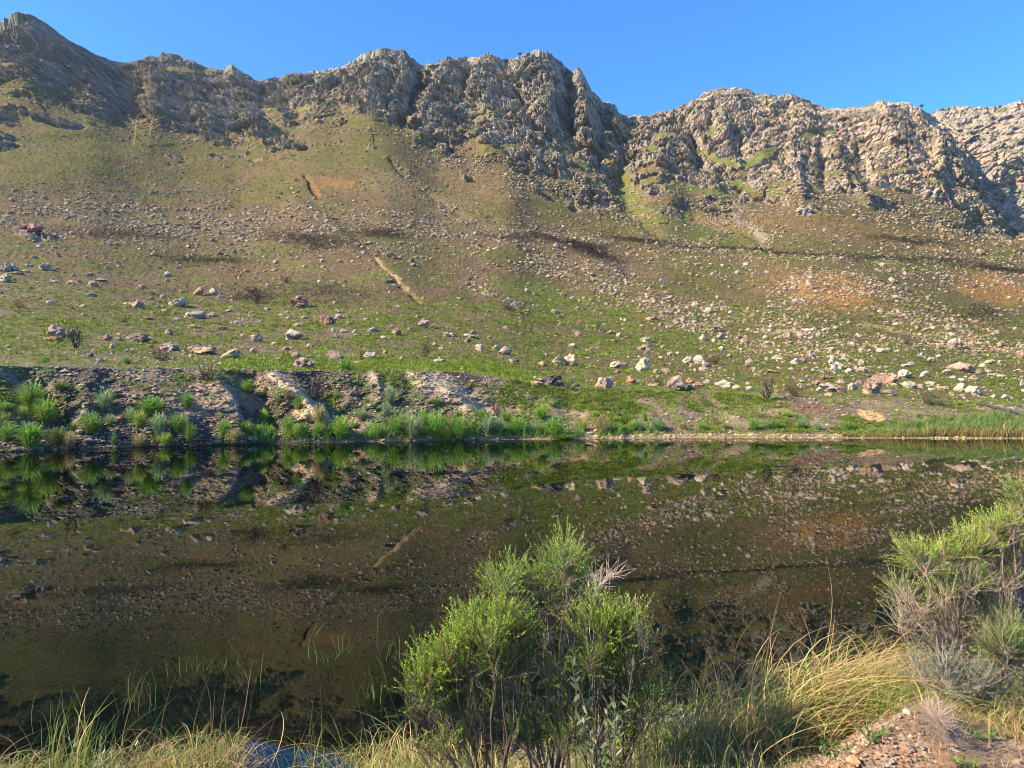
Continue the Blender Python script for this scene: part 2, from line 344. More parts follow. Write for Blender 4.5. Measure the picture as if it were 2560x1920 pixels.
lowamp = np.where(np.arange(rows)[:, None] < q - 60, 0.35, 1.0)
# --- soil relief
soil = 1 - rock
wet = sstep(-0.1, 0.6, ZZ)
near = sstep(50, 300, DD)
s1 = fbm(x / 26, y / 26, z / 26, 2) * (0.16 + 0.9 * near) + fbm(x / 7, y / 7, z / 7, 2) * .12 + fbm(x / 1.6, y / 1.6, z / 1.6, 4) * (0.10 + 0.17 * near)
isb = (np.arange(rows)[:, None] >= nb) & (np.arange(rows)[:, None] < nb + nk)
s1 = s1 * np.where(isb, 0.8, 1.0)
s1 = s1 * sstep(0, 1.0, ZZ + 0.3)
PXJ = PX + 7 * fbm(x / 16 + 70, y / 16, z / 16, 3); PYJ = PY + 3 * fbm(x / 10 + 20, y / 10, z / 10, 2)
for pts, w1, w2, amp in [([(660, 380), (672, 400), (690, 422)], 4, 4, -2.6), ([(818, 565), (850, 605), (905, 650)], 4, 5, -0.7), ([(845, 345), (880, 385), (940, 430), (1010, 470)], 4, 6, -1.6),
                         ([(1500, 470), (1650, 520)], 6, 10, -2.0), ([(1330, 430), (1420, 500)], 12, 16, -3.0), ([(640, 450), (750, 520)], 30, 18, 2.0), ([(1150, 510), (1330, 590)], 30, 14, 1.6), ([(1500, 545), (1800, 570), (2250, 600)], 30, 8, 1.4), ([(1750, 620), (2050, 700)], 30, 16, 1.0), ([(1120, 560), (1500, 690)], 26, 14, 0.7), ([(0, 400), (300, 330)], 60, 40, 2.0)]:
    s1 = s1 + feature(PXJ, PYJ, pts, w1, w2, amp) * (np.arange(rows)[:, None] > nb + nk)
P[..., 2] += s1 * soil
bm = isb & (P[..., 2] > 0.1)                       # shale relief on the eroded face
f1, f2, idv, off = voro(P[..., 0][bm] / 0.9, P[..., 1][bm] / 0.9, P[..., 2][bm] / 0.45)
P[..., 1][bm] -= (0.45 * (_U[idv][:, 3] - 0.3) + 0.5 * fbm(P[..., 0][bm] / 2.5, P[..., 1][bm] / 2.5, P[..., 2][bm] / 1.8, 4)) * bank[bm] * sstep(1500, 1000, PX[bm])

# --- colours
def rgb(r, g, b): return np.array([r, g, b], float)
x, y, z = P[..., 0], P[..., 1], P[..., 2]
nC = fbm(x / 26 + 3, y / 26, z / 26, 4); nD = fbm(x / 6 + 30, y / 6, z / 6, 4); nE = fbm(x / 1.5, y / 1.5 + 7, z / 1.5, 3)
brown = rgb(.125, .084, .042); olive = rgb(.100, .090, .024); green = rgb(.095, .140, .012); tan = rgb(.22, .155, .092); dark = rgb(.052, .038, .030); orange = rgb(.27, .14, .045); grey = rgb(.17, .135, .10)
col = np.zeros(P.shape) + brown
yn = (PY - C_) / (T_ - C_)
gm = sstep(-0.3, 0.35, nC * .8 + 0.4 * nD + .3 * nE + 0.55 * (0.25 - np.abs(yn - 0.15)) + 0.08)
col = mix(col, olive, gm * 0.9)
lowg = sstep(0.50, 0.85, yn + 0.16 * nC)
col = mix(col, green, lowg * sstep(-0.1, 0.4, nD + 0.8 * nE) * 0.55)
col = mix(col, grey, lowg * sstep(0.15, 0.45, -nD + 0.4 * nE) * 0.7 * sstep(1400, 600, PX))
for (a, c, k) in [((60, 380, 190, 70, -10), olive * 1.0, .75), ((150, 320, 250, 60, 0), olive * 1.05, .6), ((1230, 660, 200, 40, 12), green, .55), ((1500, 490, 100, 20, 20), green * 0.9, .5), ((1380, 450, 60, 30, 30), green, .35),
                  ((330, 418, 60, 7, 4), rgb(.05, .085, .02), .8), ((1750, 560, 160, 9, 3), green * .85, .7), ((1950, 575, 140, 14, 5), green * .8, .5),
                  ((1790, 632, 130, 36, 10), orange, .95), ((2150, 625, 90, 30, 8), orange, .8), ((1850, 500, 260, 26, 8), rgb(.20, .115, .045), .6), ((1550, 480, 60, 14, 20), rgb(.26, .16, .07), .5),
                  ((1040, 400, 130, 40, 15), rgb(.22, .14, .07), .55), ((730, 395, 60, 14, 8), rgb(.27, .13, .07), .5), ((900, 420, 150, 30, 20), rgb(.2, .14, .075), .5),
                  ((300, 480, 330, 50, 5), tan * .8, .45), ((1000, 500, 260, 30, 6), tan * .85, .5), ((1280, 560, 120, 30, 14), rgb(.19, .12, .07), .5),
                  ((660, 490, 70, 26, 10), rgb(.10, .065, .05), .6), ((1330, 580, 60, 26, 15), rgb(.11, .075, .055), .6)]:
    col = mix(col, c, k * sstep(0.15, 0.75, ell(PX, PY, *a) * (1 + 0.6 * nC + 0.5 * nD + .3 * nE)))
BANDS = [((680, 525, 110, 14, 8), .85), ((1180, 522, 140, 9, 7), .7), ((1290, 548, 60, 10, 20), .8), ((1600, 543, 170, 5, 3), .6), ((1950, 560, 230, 6, 3), .5), ((2160, 585, 100, 6, 5), .8), ((830, 505, 60, 8, 5), .6), ((700, 630, 110, 20, 4), .35), ((550, 640, 60, 14, 0), .5), ((250, 505, 160, 8, 5), .4), ((2120, 680, 60, 20, 10), .5), ((1960, 520, 100, 5, 4), .4), ((430, 560, 90, 8, 3), .5), ((1380, 520, 80, 6, 5), .6)]
for a, k in BANDS:
    col = mix(col, dark, .85 * k * sstep(0.2, 0.7, ell(PX, PY, *a) * (1 + 0.8 * nD + 0.5 * nE)))
def streak(pts, w1, c, k, jag=0.5):
    global col
    col = mix(col, c, k * sstep(0.25, 0.7, np.exp(-(polyd(PXJ, PYJ, pts) / w1) ** 2) * (1 + jag * nD + .6 * nE)))
streak([(818, 560), (832, 585), (862, 612), (880, 628), (908, 652)], 5, rgb(.36, .24, .12), .8, 1.3)
streak([(662, 385), (672, 400), (688, 418)], 4, rgb(.12, .06, .035), .9, .2); streak([(676, 390), (686, 402), (696, 420)], 2.5, rgb(.30, .14, .06), .6, .8)
streak([(845, 345), (880, 385), (940, 430), (1010, 470)], 4, rgb(.20, .13, .07), .4, 1.2)
streak([(1860, 700), (2000, 725), (2100, 740)], 7, rgb(.38, .27, .13), .6); streak([(1850, 510), (2050, 545)], 4, rgb(.38, .2, .09), .5)
streak([(1580, 465), (1650, 510)], 9, rgb(.28, .25, .20), .6); streak([(1430, 480), (1480, 520)], 8, rgb(.07, .1, .03), .6)
# bank colours
shale = rgb(.185, .138, .10)
bcol = np.zeros(P.shape) + shale
bcol = mix(bcol, rgb(.28, .21, .14), sstep(0.05, .5, nD)); bcol = mix(bcol, rgb(.075, .055, .045), sstep(-.05, .45, -nD + .6 * nE))
bcol = mix(bcol, rgb(.07, .11, .03), sstep(.12, .5, nC + .7 * nE - .1) * .8)
for pts, w1, c in [([(590, 805), (650, 850), (700, 905)], 14, rgb(.46, .37, .25)), ([(900, 806), (960, 838), (1045, 905)], 26, rgb(.42, .33, .22)), ([(370, 850), (440, 890)], 14, rgb(.38, .29, .19)), ([(640, 890), (700, 905)], 12, rgb(.45, .33, .19)), ([(800, 810), (826, 840)], 14, rgb(.36, .28, .2)), ([(495, 860), (515, 900)], 8, rgb(.34, .28, .2))]:
    bcol = mix(bcol, c, .85 * sstep(.25, .6, np.exp(-(polyd(PX, PY, pts) / w1) ** 2) * (1 + .6 * nE)))
rightb = sstep(1030, 1180, PX)
rb = np.zeros(P.shape) + rgb(.17, .12, .08); rb = mix(rb, rgb(.26, .19, .12), sstep(0, .5, nD)); rb = mix(rb, green * .9, sstep(-.2, .3, nE + .5 * nC) * .7)
rb = mix(rb, rgb(.48, .33, .16), sstep(.3, .7, ell(PX, PY, 1882, 897, 38, 16, 25) * (1 + .5 * nE))); rb = mix(rb, rgb(.17, .09, .06), sstep(.3, .7, ell(PX, PY, 1750, 880, 60, 12, 5) * (1 + .5 * nE)))
bcol = bcol * (1 - rightb[..., None]) + rb * rightb[..., None]
bcol = mix(bcol, rgb(.33, .235, .15), sstep(.45, .1, z) * sstep(700, 1000, PX))   # sandy strand
bcol = mix(bcol, rgb(.05, .042, .032), sstep(1.9, .5, z + .6 * nE) * sstep(760, 560, PX))    # wet mud under the left bank
bcol = mix(bcol, rgb(.06, .045, .025), sstep(.03, -.05, z))
inb = np.zeros(rows); inb[:nb + nk - 2] = 1; inb[nb + nk - 2:nb + nk + 8] = np.linspace(1, 0, 10)
col = mix(col, bcol, np.broadcast_to(inb[:, None], rows and PX.shape))
# rock colours
rc = np.zeros(P.shape) + rgb(.285, .24, .195)
rc = mix(rc, rgb(.42, .335, .25), sstep(0, .5, nD + .3 * nE)); rc = mix(rc, rgb(.155, .128, .105), sstep(.1, .6, -nC + .6 * nE))
rc = mix(rc, rgb(.36, .21, .12), sstep(.15, .6, nD + .15 * nE) * sstep(900, 1300, PX) * .55)
rc = mix(rc, rgb(.30, .18, .11), sstep(30, -10, tt) * .4 * sstep(-.2, .3, nE))
rc = mix(rc, rgb(.125, .10, .08), sstep(560, 150, PX) * .55)  # shade of the left mountain's averted face, put into the rock colour
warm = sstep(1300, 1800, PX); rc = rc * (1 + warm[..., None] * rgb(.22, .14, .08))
rc = mix(rc, rgb(.12, .12, .045), sstep(.05, .35, fbm(x / 9, y / 9, z / 3, 3) - .1 + .25 * sstep(60, 0, tt)) * .8)   # plants in the cracks
col = mix(col, mix(np.zeros(P.shape) + olive * 1.1, green * .8 + 0 * P, sstep(1200, 1330, PX)), ledge * np.clip(.55 + .8 * nE + .3 * nD, 0, .85))
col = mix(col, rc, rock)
col = col * (1 + 0.13 * nE[..., None])

lum = col.mean(-1, keepdims=True); sat = np.where(rock > .5, 1.0, 1.15)[..., None]; col = np.clip((lum + (col - lum) * sat) * np.where(rock > .5, 1.0, .92)[..., None], .004, 1)
def grid_faces(keep):
    idx = np.arange(rows * ncol).reshape(rows, ncol)
    f = np.stack([idx[:-1, :-1], idx[:-1, 1:], idx[1:, 1:], idx[1:, :-1]], -1)
    return f[keep]
rf = (rock[:-1, :-1] + rock[1:, 1:] + rock[:-1, 1:] + rock[1:, :-1]) / 4 > 0.5
ridx = np.arange(rows - 1)[:, None]
rf &= ridx >= q - 110
def submesh(name, keep, mat, smooth):
    f = grid_faces(keep); used = np.unique(f); remap = np.full(rows * ncol, -1, np.int64); remap[used] = np.arange(len(used))
    return mk(name, P.reshape(-1, 3)[used], remap[f], mat, col.reshape(-1, 3)[used], smooth=smooth)
bankf = np.broadcast_to(ridx < nb + nk, rf.shape)
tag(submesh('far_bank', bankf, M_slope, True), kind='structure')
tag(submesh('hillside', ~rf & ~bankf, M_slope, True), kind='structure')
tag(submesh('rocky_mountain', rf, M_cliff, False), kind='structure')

def surf(px, py):
    """terrain point at picture place (px, py) anywhere between waterline and skyline (arrays)"""
    px = np.asarray(px, float); py = np.asarray(py, float)
    ci = np.clip(np.interp(px, cols, np.arange(ncol)), 0, ncol - 2); c0 = ci.astype(int)
    w0, t0, k0, s0 = Wc(px), Tc(px), Cc(px), Rc(px)
    r = np.where(py > t0, nb + nk * (w0 - py) / (w0 - t0), np.where(py > k0, nb + nk + ns * (t0 - py) / (t0 - k0), q + (nr - 1) * (k0 - py) / (k0 - s0)))
    r = np.clip(r, 0, rows - 2); ri = r.astype(int); fr = (r - ri)[..., None]; fc = (ci - c0)[..., None]
    return (P[ri, c0] * (1 - fr) * (1 - fc) + P[ri + 1, c0] * fr * (1 - fc) + P[ri, c0 + 1] * (1 - fr) * fc + P[ri + 1, c0 + 1] * fr * fc)

# ------------------------------------------------------------------ the farther ridge on the right
n1, n2 = 420, 260
fx = np.linspace(1900, 3000, n1); FS = curve([(1900, 300), (1990, 262), (2020, 240), (2060, 234), (2110, 229), (2160, 230), (2212, 221), (2400, 205), (3000, 240)], fx)
tb = np.linspace(-0.15, 1.12, n2)[:, None]
FB = 560.0
fpy = FB + (FS - FB) * np.minimum(tb, 1); fD = 560 + 30 * (fx - 2200) / 1000 + (70 + 80 * sstep(.72, 1, np.minimum(tb, 1))) * np.clip(tb, 0, 2) + 0 * fpy
fz = zrow(fpy, fD) - 60 * np.maximum(tb - 1, 0) / .12; fX = xcol(np.broadcast_to(fx, fpy.shape), fpy, fD)
FP = np.stack([fX, fD, fz], -1).reshape(-1, 3); X1, Y1, Z1 = FP.T
disp = 5 * ridged(X1 / 50, Y1 / 50, Z1 / 60, 4)
for s, a in ((22, 6), (9, 3.6), (4, 2.0)):
    f1, f2, idv, off = voro((X1 + 3 * perlin(X1 / 20, Y1 / 20, Z1 / 20)) / s, Y1 / s, (Z1 - .5 * X1) / (s * .8)); u = _U[idv]
    disp += .6 * a * ((u[:, 3] - .5) + (u[:, 0] - .5) * off[0] * 2 + (u[:, 1] - .5) * off[2] * 2 - .7 * sstep(.15, 0, f2 - f1))
FP[:, 1] -= disp * .9; FP[:, 2] += disp * .08
fn = fbm(X1 / 20, Y1 / 20, Z1 / 12, 4)
fc_ = mix(np.zeros(FP.shape) + rgb(.29, .235, .185), rgb(.37, .25, .16), sstep(0, .5, fn)); fc_ = mix(fc_, rgb(.15, .15, .07), sstep(.05, .5, -fn) * .7)
idx = np.arange(n1 * n2).reshape(n2, n1); ff = np.stack([idx[:-1, :-1], idx[:-1, 1:], idx[1:, 1:], idx[1:, :-1]], -1).reshape(-1, 4)
tag(mk('distant_ridge', FP, ff, M_cliff, fc_), kind='structure')

# ------------------------------------------------------------------ near bank, lake bed, water
def smooth(t): t = np.clip(t, 0, 1); return t * t * (3 - 2 * t)
def zn(X, Y):
    X = np.asarray(X, float); Y = np.asarray(Y, float)
    Ye = np.interp(X, [-12, -4, -1, 0.3, 1.0, 1.8, 3, 12], [0.6, 0.9, 1.6, 2.35, 3.0, 3.5, 3.95, 4.6]) + .15 * np.sin(X * 3.1)
    Ys = np.interp(X, [-12, -4, -1, 0.8, 2, 3.5, 12], [6.0, 5.9, 5.8, 6.1, 6.8, 7.3, 8.2]) + .25 * np.sin(X * 1.7 + 1) + .1 * np.sin(X * 5.3)
    t = (Y - Ye) / (Ys - Ye)
    zz = np.where(t < 0, 1.5 - .02 * t, np.where(t < 1, 1.5 * (1 - t) ** 1.0, -(Y - Ys) * .28))
    zz = np.where(t < 0, 1.5, zz)
    zz = zz + .05 * np.sin(X * 2.3 + Y) + .03 * np.sin(X * 6.1 - Y * 4.7)
    return np.maximum(zz, -2.7)
gx = np.concatenate([np.linspace(-60, -9, 20)[:-1], np.linspace(-9, 9, 400), np.linspace(9, 60, 20)[1:]])
gy = np.concatenate([np.linspace(-60, 0, 30)[:-1], np.linspace(0, 10, 300), np.linspace(10, 22, 40)[1:]])
GX, GY = np.meshgrid(gx, gy); GZ = zn(GX, GY) + .02 * fbm(GX * 1.5, GY * 1.5, 0 * GX, 4) + .01 * fbm(GX * 9, GY * 9, 0 * GX, 3)
a1 = fbm(GX * 1.2, GY * 1.2, 0 * GX, 4); a2 = fbm(GX * 7, GY * 7, 0 * GX + 5, 3)
gc = np.zeros(GX.shape + (3,)) + rgb(.22, .145, .085); gc = mix(gc, rgb(.34, .25, .165), sstep(0, .5, a2)); gc = mix(gc, rgb(.29, .14, .07), sstep(.1, .6, a1) * .6)
gc = mix(gc, rgb(.12, .11, .04), sstep(1.38, 1.1, GZ) * .8)
gc = mix(gc, rgb(.055, .04, .02), sstep(.1, -.05, GZ) * (.9)); gc = mix(gc, rgb(.20, .115, .03), sstep(.1, .5, a1 + .3 * a2) * sstep(0, -.1, GZ) * sstep(-.9, -.2, GZ))
gc = mix(gc, rgb(.105, .135, .036), sstep(-.35, -1.1, GZ))
idx = np.arange(GX.size).reshape(GX.shape); ff = np.stack([idx[:-1, :-1], idx[:-1, 1:], idx[1:, 1:], idx[1:, :-1]], -1).reshape(-1, 4)
tag(mk('near_bank', np.stack([GX, GY, GZ], -1), ff, M_near, gc.reshape(-1, 3), smooth=True), kind='structure')
S = 4000
tag(mk('lake_bed', [(-S, -S, -2.62), (S, -S, -2.62), (S, S, -2.62), (-S, S, -2.62)], [(0, 1, 2, 3)], M_near, np.tile(rgb(.105, .135, .036), (4, 1))), kind='structure')
tag(mk('water', [(-260, -0.5, 0), (260, -0.5, 0), (260, 95, 0), (-260, 95, 0)], [(0, 1, 2, 3)], M_water), kind='structure')

# ------------------------------------------------------------------ stone shapes
def ico(sub):
    import bmesh
    b = bmesh.new(); bmesh.ops.create_icosphere(b, subdivisions=sub, radius=1.0)
    v = np.array([t.co[:] for t in b.verts]); f = np.array([[t.index for t in fc.verts] for fc in b.faces]); b.free(); return v, f
IV1, IF1 = ico(1); IV2, IF2 = ico(2); IV3, IF3 = ico(4)
def rock_shape(V, rr, facets=9, cut=(0.55, 0.9), rough=0.06, layered=0.0, fold=0.0):
    V = V.copy()
    n = rr.normal(size=(facets, 3)); n /= np.linalg.norm(n, axis=1)[:, None]; d = rr.uniform(cut[0], cut[1], facets)
    for k in range(facets):
        s_ = V @ n[k]; m = s_ > d[k]
        V[m] *= (d[k] / s_[m])[:, None]
    o = rr.uniform(0, 90, 3); r_ = 1 + rough * 2.2 * fbm(V[:, 0] * 1.7 + o[0], V[:, 1] * 1.7 + o[1], V[:, 2] * 1.7 + o[2], 4)
    if fold: r_ -= fold * np.abs(perlin(V[:, 0] * 2.3 + o[1], V[:, 1] * 2.3, V[:, 2] * 2.3 + o[0]))
    if layered:
        zz = V[:, 2] * 5 + 1.2 * V[:, 0] * layered + perlin(V[:, 0] * 1.3 + o[0], V[:, 1] * 1.3, V[:, 2] * 1.3)
        r_ += layered * .16 * (np.abs((zz % 1) - .5) - .25)
    V *= r_[:, None]
    return V
ROCKCOL = dict(white=(.44, .36, .255), grey=(.31, .255, .19), pink=(.34, .225, .16), rust=(.26, .14, .095), tan=(.38, .275, .16), orange=(.40, .20, .10), dark=(.085, .07, .06), brown=(.22, .15, .11), cream=(.48, .37, .23))
COLWORD = dict(white='whitish', grey='grey', pink='pinkish', rust='rust-red', tan='tan', orange='orange', dark='charcoal-dark', brown='brown', cream='cream')

# ------------------------------------------------------------------ boulders, (x, y of the middle, width, height, colour, look) in the 2212 wide picture
L_ = []     # rows from the left half (zoom units), then the right half
LEFT = """20 45 50 40 grey|20 100 62 40 grey|180 38 72 30 grey|720 75 35 25 grey|395 115 45 30 pink|300 108 40 20 tan|335 104 30 16 pink|855 148 60 35 pink|915 145 45 30 grey|430 98 50 17 pink|385 163 55 17 grey|215 198 42 22 white|590 207 60 35 pink|760 202 75 34 grey|835 252 80 36 white|910 252 45 22 tan|303 330 48 38 rust|215 353 85 22 orange|457 342 45 25 rust|730 330 40 26 pink|635 270 45 14 rust|835 305 75 14 tan|1105 355 60 34 grey|1465 262 50 24 pink|1825 285 55 40 pink|1712 322 42 34 rust|1610 315 80 24 grey|1480 316 40 18 tan|1530 322 18 20 white|1955 340 52 18 white|2030 345 65 20 grey|1928 338 30 20 grey|2045 320 40 20 pink|2020 363 30 14 rust|2140 400 40 30 grey|2185 412 62 34 grey|715 385 90 34 pink|577 397 30 12 white|1090 403 35 20 tan|1275 425 60 32 pink|1540 462 35 18 tan|1740 447 30 20 tan|1895 452 60 20 grey|1205 440 40 20 rust|2208 455 20 20 white|1150 232 26 15 grey|1215 252 26 14 tan|1310 262 26 14 grey|1025 292 40 20 grey|700 170 30 18 pink|655 158 30 15 rust|760 272 45 15 tan|715 238 40 14 pink|945 170 36 12 pink|1180 105 20 10 white|1380 110 25 12 white|1000 48 25 10 pink|690 50 30 12 pink|232 110 30 14 white|1000 290 30 14 grey|1290 300 44 14 tan|1445 202 26 14 pink|1880 380 24 16 tan|1905 400 30 14 tan|1770 312 26 18 rust|1600 348 40 14 brown|1655 354 34 16 white|505 350 44 18 brown|280 290 14 8 white|960 312 40 14 pink|1720 215 30 12 pink|1740 188 24 10 grey|1580 272 26 12 pink|1500 290 30 14 rust|540 295 30 8 pink|420 402 20 8 tan|605 380 24 10 tan|1235 395 40 14 rust|850 325 30 10 pink|660 246 34 8 tan|985 240 34 10 white|1240 245 20 10 white|110 60 30 12 white|66 73 50 10 grey|500 32 20 8 pink|120 30 30 10 grey"""
RIGHT = """185 240 32 17 grey|285 340 36 26 pink|430 328 42 18 grey|585 360 50 25 grey|440 367 35 18 rust|312 182 20 12 tan|345 390 20 14 pink|300 280 20 12 rust|460 467 76 30 white|620 497 32 20 tan|668 490 40 20 tan|762 445 42 30 white|683 418 30 18 grey|645 432 30 16 white|830 483 45 20 pink|945 432 35 20 pink|1150 435 60 24 white|1393 482 42 26 white|1292 420 35 30 pink|1465 490 42 26 white|1518 488 55 24 pink|1530 508 55 16 rust|1268 488 30 20 rust|1303 492 30 14 white|1130 500 60 16 rust|1045 492 30 10 white|110 552 60 20 tan|270 558 60 18 dark|775 538 56 26 orange|805 562 60 26 rust|625 565 50 18 tan|845 542 38 24 grey|970 562 45 20 tan|1028 567 30 20 white|1320 545 42 25 rust|1355 525 70 26 rust|1425 570 72 34 rust|1475 565 56 30 grey|1600 508 62 16 cream|1788 508 45 28 white|1880 502 45 24 white|2000 525 45 20 pink|1815 548 60 14 tan|1870 570 70 20 tan|2000 577 60 38 white|1820 572 45 14 white|2085 603 30 20 white|2135 612 38 24 white|2120 518 40 16 white|2090 510 30 14 tan|1255 558 25 18 pink|2205 545 20 34 white|1600 410 46 26 white|2005 407 32 12 tan|1665 415 30 14 white|1410 350 40 14 tan|1890 325 30 20 pink|1920 320 32 18 grey|2115 380 40 20 pink|2205 420 30 24 rust|740 285 26 18 grey|680 250 45 22 grey|605 272 50 16 rust|850 235 30 25 white|895 357 42 16 grey|1010 372 45 24 pink|985 360 35 20 pink|950 248 32 14 white|1290 322 50 20 white|1190 350 42 24 pink|1660 180 36 18 pink|130 468 40 20 orange|10 450 44 18 dark|598 560 30 18 pink|1060 508 26 10 tan|560 397 40 14 pink|1700 475 40 14 white|1640 590 60 30 brown|1500 340 30 16 grey|1250 345 34 22 pink|1330 350 30 20 tan|1100 355 30 20 grey|1350 320 26 14 grey|1120 315 24 14 dark|790 288 26 12 white|560 300 26 10 tan|1545 410 20 10 white|1610 200 30 12 pink|2170 395 30 14 tan|1180 145 24 10 white|1040 90 20 10 grey|940 132 26 10 tan|860 40 20 10 white|700 10 24 8 white|1950 600 24 10 white|1030 60 20 8 tan|2060 500 30 12 white|780 470 24 10 tan|330 440 24 10 tan|150 425 24 12 tan"""
B = []
for t in LEFT.split('|'):
    a = t.split(); B.append((float(a[0]) / 2, 553 + float(a[1]) / 2, float(a[2]) / 2, float(a[3]) / 2, a[4], '', ''))
for t in RIGHT.split('|'):
    a = t.split(); B.append((1106 + float(a[0]) / 2, 553 + float(a[1]) / 2, float(a[2]) / 2, float(a[3]) / 2, a[4], '', ''))
# landmarks: x, y, w, h, colour, style, label, short name
LM = [(642, 657, 48, 26, 'rust', 'fold', 'craggy dark red boulder with two raised horns on the open slope', 'the horned red boulder'),
      (115, 713, 40, 26, 'pink', '', 'big rounded pinkish boulder standing behind a flat orange slab', 'the big pink boulder'),
      (292, 729, 66, 20, 'brown', 'layer', 'long low layered brown boulder on the grass near the left bank', 'the long brown layered boulder'),
      (631, 722, 43, 23, 'grey', 'layer', 'large grey and white layered boulder with a dark shadow beside it', 'the large layered grey boulder'),
      (708, 692, 38, 21, 'rust', 'fold', 'round pitted rust-red boulder above the large layered grey one', 'the round rust-red boulder'),
      (494, 761, 44, 21, 'tan', 'wedge', 'pointed tan wedge boulder lying just above the eroded bank', 'the pointed tan boulder'),
      (430, 754, 62, 16, 'tan', 'layer', 'flat tan slab with a dark overhung right end above the bank', 'the flat tan slab'),
      (722, 768, 38, 21, 'brown', 'layer', 'upright streaky red-brown block at the edge of the grassy terrace', 'the streaky red-brown block'),
      (800, 769, 36, 17, 'white', '', 'whitish angular boulder right of the streaky red-brown block', 'the angular white boulder'),
      (655, 784, 56, 24, 'pink', 'fold', 'crumbling mound of pinkish rock at the terrace lip', 'the crumbling pink mound'),
      (191, 765, 22, 9, 'dark', '', 'small charcoal-black stone on the slope near the left bank', 'the small black stone'),
      (843, 549, 27, 17, 'orange', '', 'lone orange boulder high on the slope above the sandy gully', 'the lone orange boulder'),
      (842, 607, 24, 14, 'dark', 'fold', 'dark broken rock at the top of the sandy gully', 'the dark gully rock'),
      (1235, 780, 30, 27, 'cream', '', 'tall cream boulder with a smooth rounded top, right one of a pair', 'the tall cream boulder'),
      (1208, 782, 30, 18, 'tan', '', 'tan boulder with a dark flank leaning on the tall cream boulder', 'the tan pair boulder'),
      (1392, 788, 34, 27, 'cream', 'facet', 'cream faceted boulder with a peaked top and dark right face', 'the peaked cream boulder'),
      (1511, 775, 28, 20, 'white', 'facet', 'split whitish boulder with a bright right face', 'the split white boulder'),
      (1188, 821, 66, 28, 'dark', 'fold', 'jagged black heap of rock with a grey tip above the bank', 'the jagged black rock'),
      (1308, 829, 43, 26, 'pink', 'fold', 'craggy pink and grey boulder between the jagged black rock and a round orange one', 'the craggy pink boulder'),
      (1366, 824, 27, 17, 'orange', '', 'round orange boulder right of the craggy pink boulder', 'the round orange boulder'),
      (1459, 828, 38, 27, 'pink', 'wedge', 'tilted pinkish slab leaning over a black rock', 'the tilted pink slab'),
      (1480, 838, 52, 18, 'dark', '', 'low black rock under the tilted pinkish slab', 'the low black rock'),  # extra dark shape, stands in for the slab's face turned from the sun
      (1571, 826, 46, 18, 'white', 'layer', 'white and grey arched boulder lying right of the low black rock', 'the white arched boulder'),
      (1619, 781, 15, 13, 'white', 'facet', 'small bright white cube-like boulder standing alone on the grass', 'the small white block'),
      (1722, 780, 24, 14, 'white', '', 'whitish boulder with a brown hollow in its face', 'the hollowed white boulder'),
      (1806, 781, 34, 27, 'white', 'fold', 'tall knobbly white boulder standing among smaller white stones', 'the knobbly white boulder'),
      (1792, 836, 44, 18, 'white', 'fold', 'long low white and pink boulder at the left end of the big cluster', 'the long white boulder'),
      (1886, 833, 50, 36, 'pink', 'fold', 'huge mottled pink and grey boulder in the middle of the big cluster', 'the huge mottled boulder'),
      (1923, 818, 66, 25, 'rust', '', 'huge flat-topped red-brown boulder behind the mottled one', 'the huge flat red boulder'),
      (1955, 805, 36, 18, 'white', '', 'whitish boulder resting behind the right end of the flat red boulder', 'the white cluster boulder'),
      (1970, 830, 34, 16, 'grey', 'layer', 'dark grey slate-like boulder with tilted layers right of the big cluster', 'the slaty grey boulder'),
      (2083, 795, 52, 21, 'pink', '', 'broad flat pinkish grey boulder on the right of the slope', 'the broad pinkish boulder'),
      (2080, 834, 28, 21, 'white', 'layer', 'pointed white layered boulder, left one of a leaning pair', 'the pointed white boulder'),
      (2066, 738, 37, 24, 'brown', '', 'tall boulder with a white top and brown base alone on the right slope', 'the white-topped boulder'),
      (1554, 711, 26, 15, 'dark', 'fold', 'split dark grey rock in the middle of the stone field', 'the split dark rock'),
      (1399, 747, 28, 16, 'tan', '', 'smooth tan boulder on the slope above the peaked cream boulder', 'the smooth tan boulder'),
      (1114, 658, 20, 16, 'grey', '', 'grey boulder at the lower end of a line of pale stones', 'the grey end boulder'),
      (930, 949, 42, 10, 'tan', '', 'flat sandy-pink rock breaking the water at the far shore', 'the flat shore rock'),
      (1741, 452, 40, 24, 'grey', 'fold', 'lone grey outcrop on the orange-brown slope below the crags', 'the lone grey outcrop'),
      (423, 497, 26, 12, 'rust', 'fold', 'dark red rock in the pale scree on the upper left slope', 'the dark red scree rock'),
      (60, 497, 60, 20, 'rust', 'fold', 'broad dark red outcrop at the left edge of the scree', 'the red outcrop'),
      (22, 575, 26, 16, 'grey', '', 'bluish grey boulder at the left edge of the slope', 'the left edge boulder'),
      (1203, 538, 16, 10, 'rust', '', 'small red boulder in the dark burnt band', 'the small red boulder'),
      (668, 503, 26, 10, 'grey', '', 'flat grey stone lying by a burnt patch high on the slope', 'the flat grey stone'),
      (545, 948, 22, 8, 'grey', '', 'low grey rock in the dark mud at the far waterline', 'the muddy grey rock'),
      (690, 890, 24, 12, 'cream', '', 'pale block on the spur of the eroded bank', 'the pale spur block')]
auto = []
rr = np.random.default_rng(21)
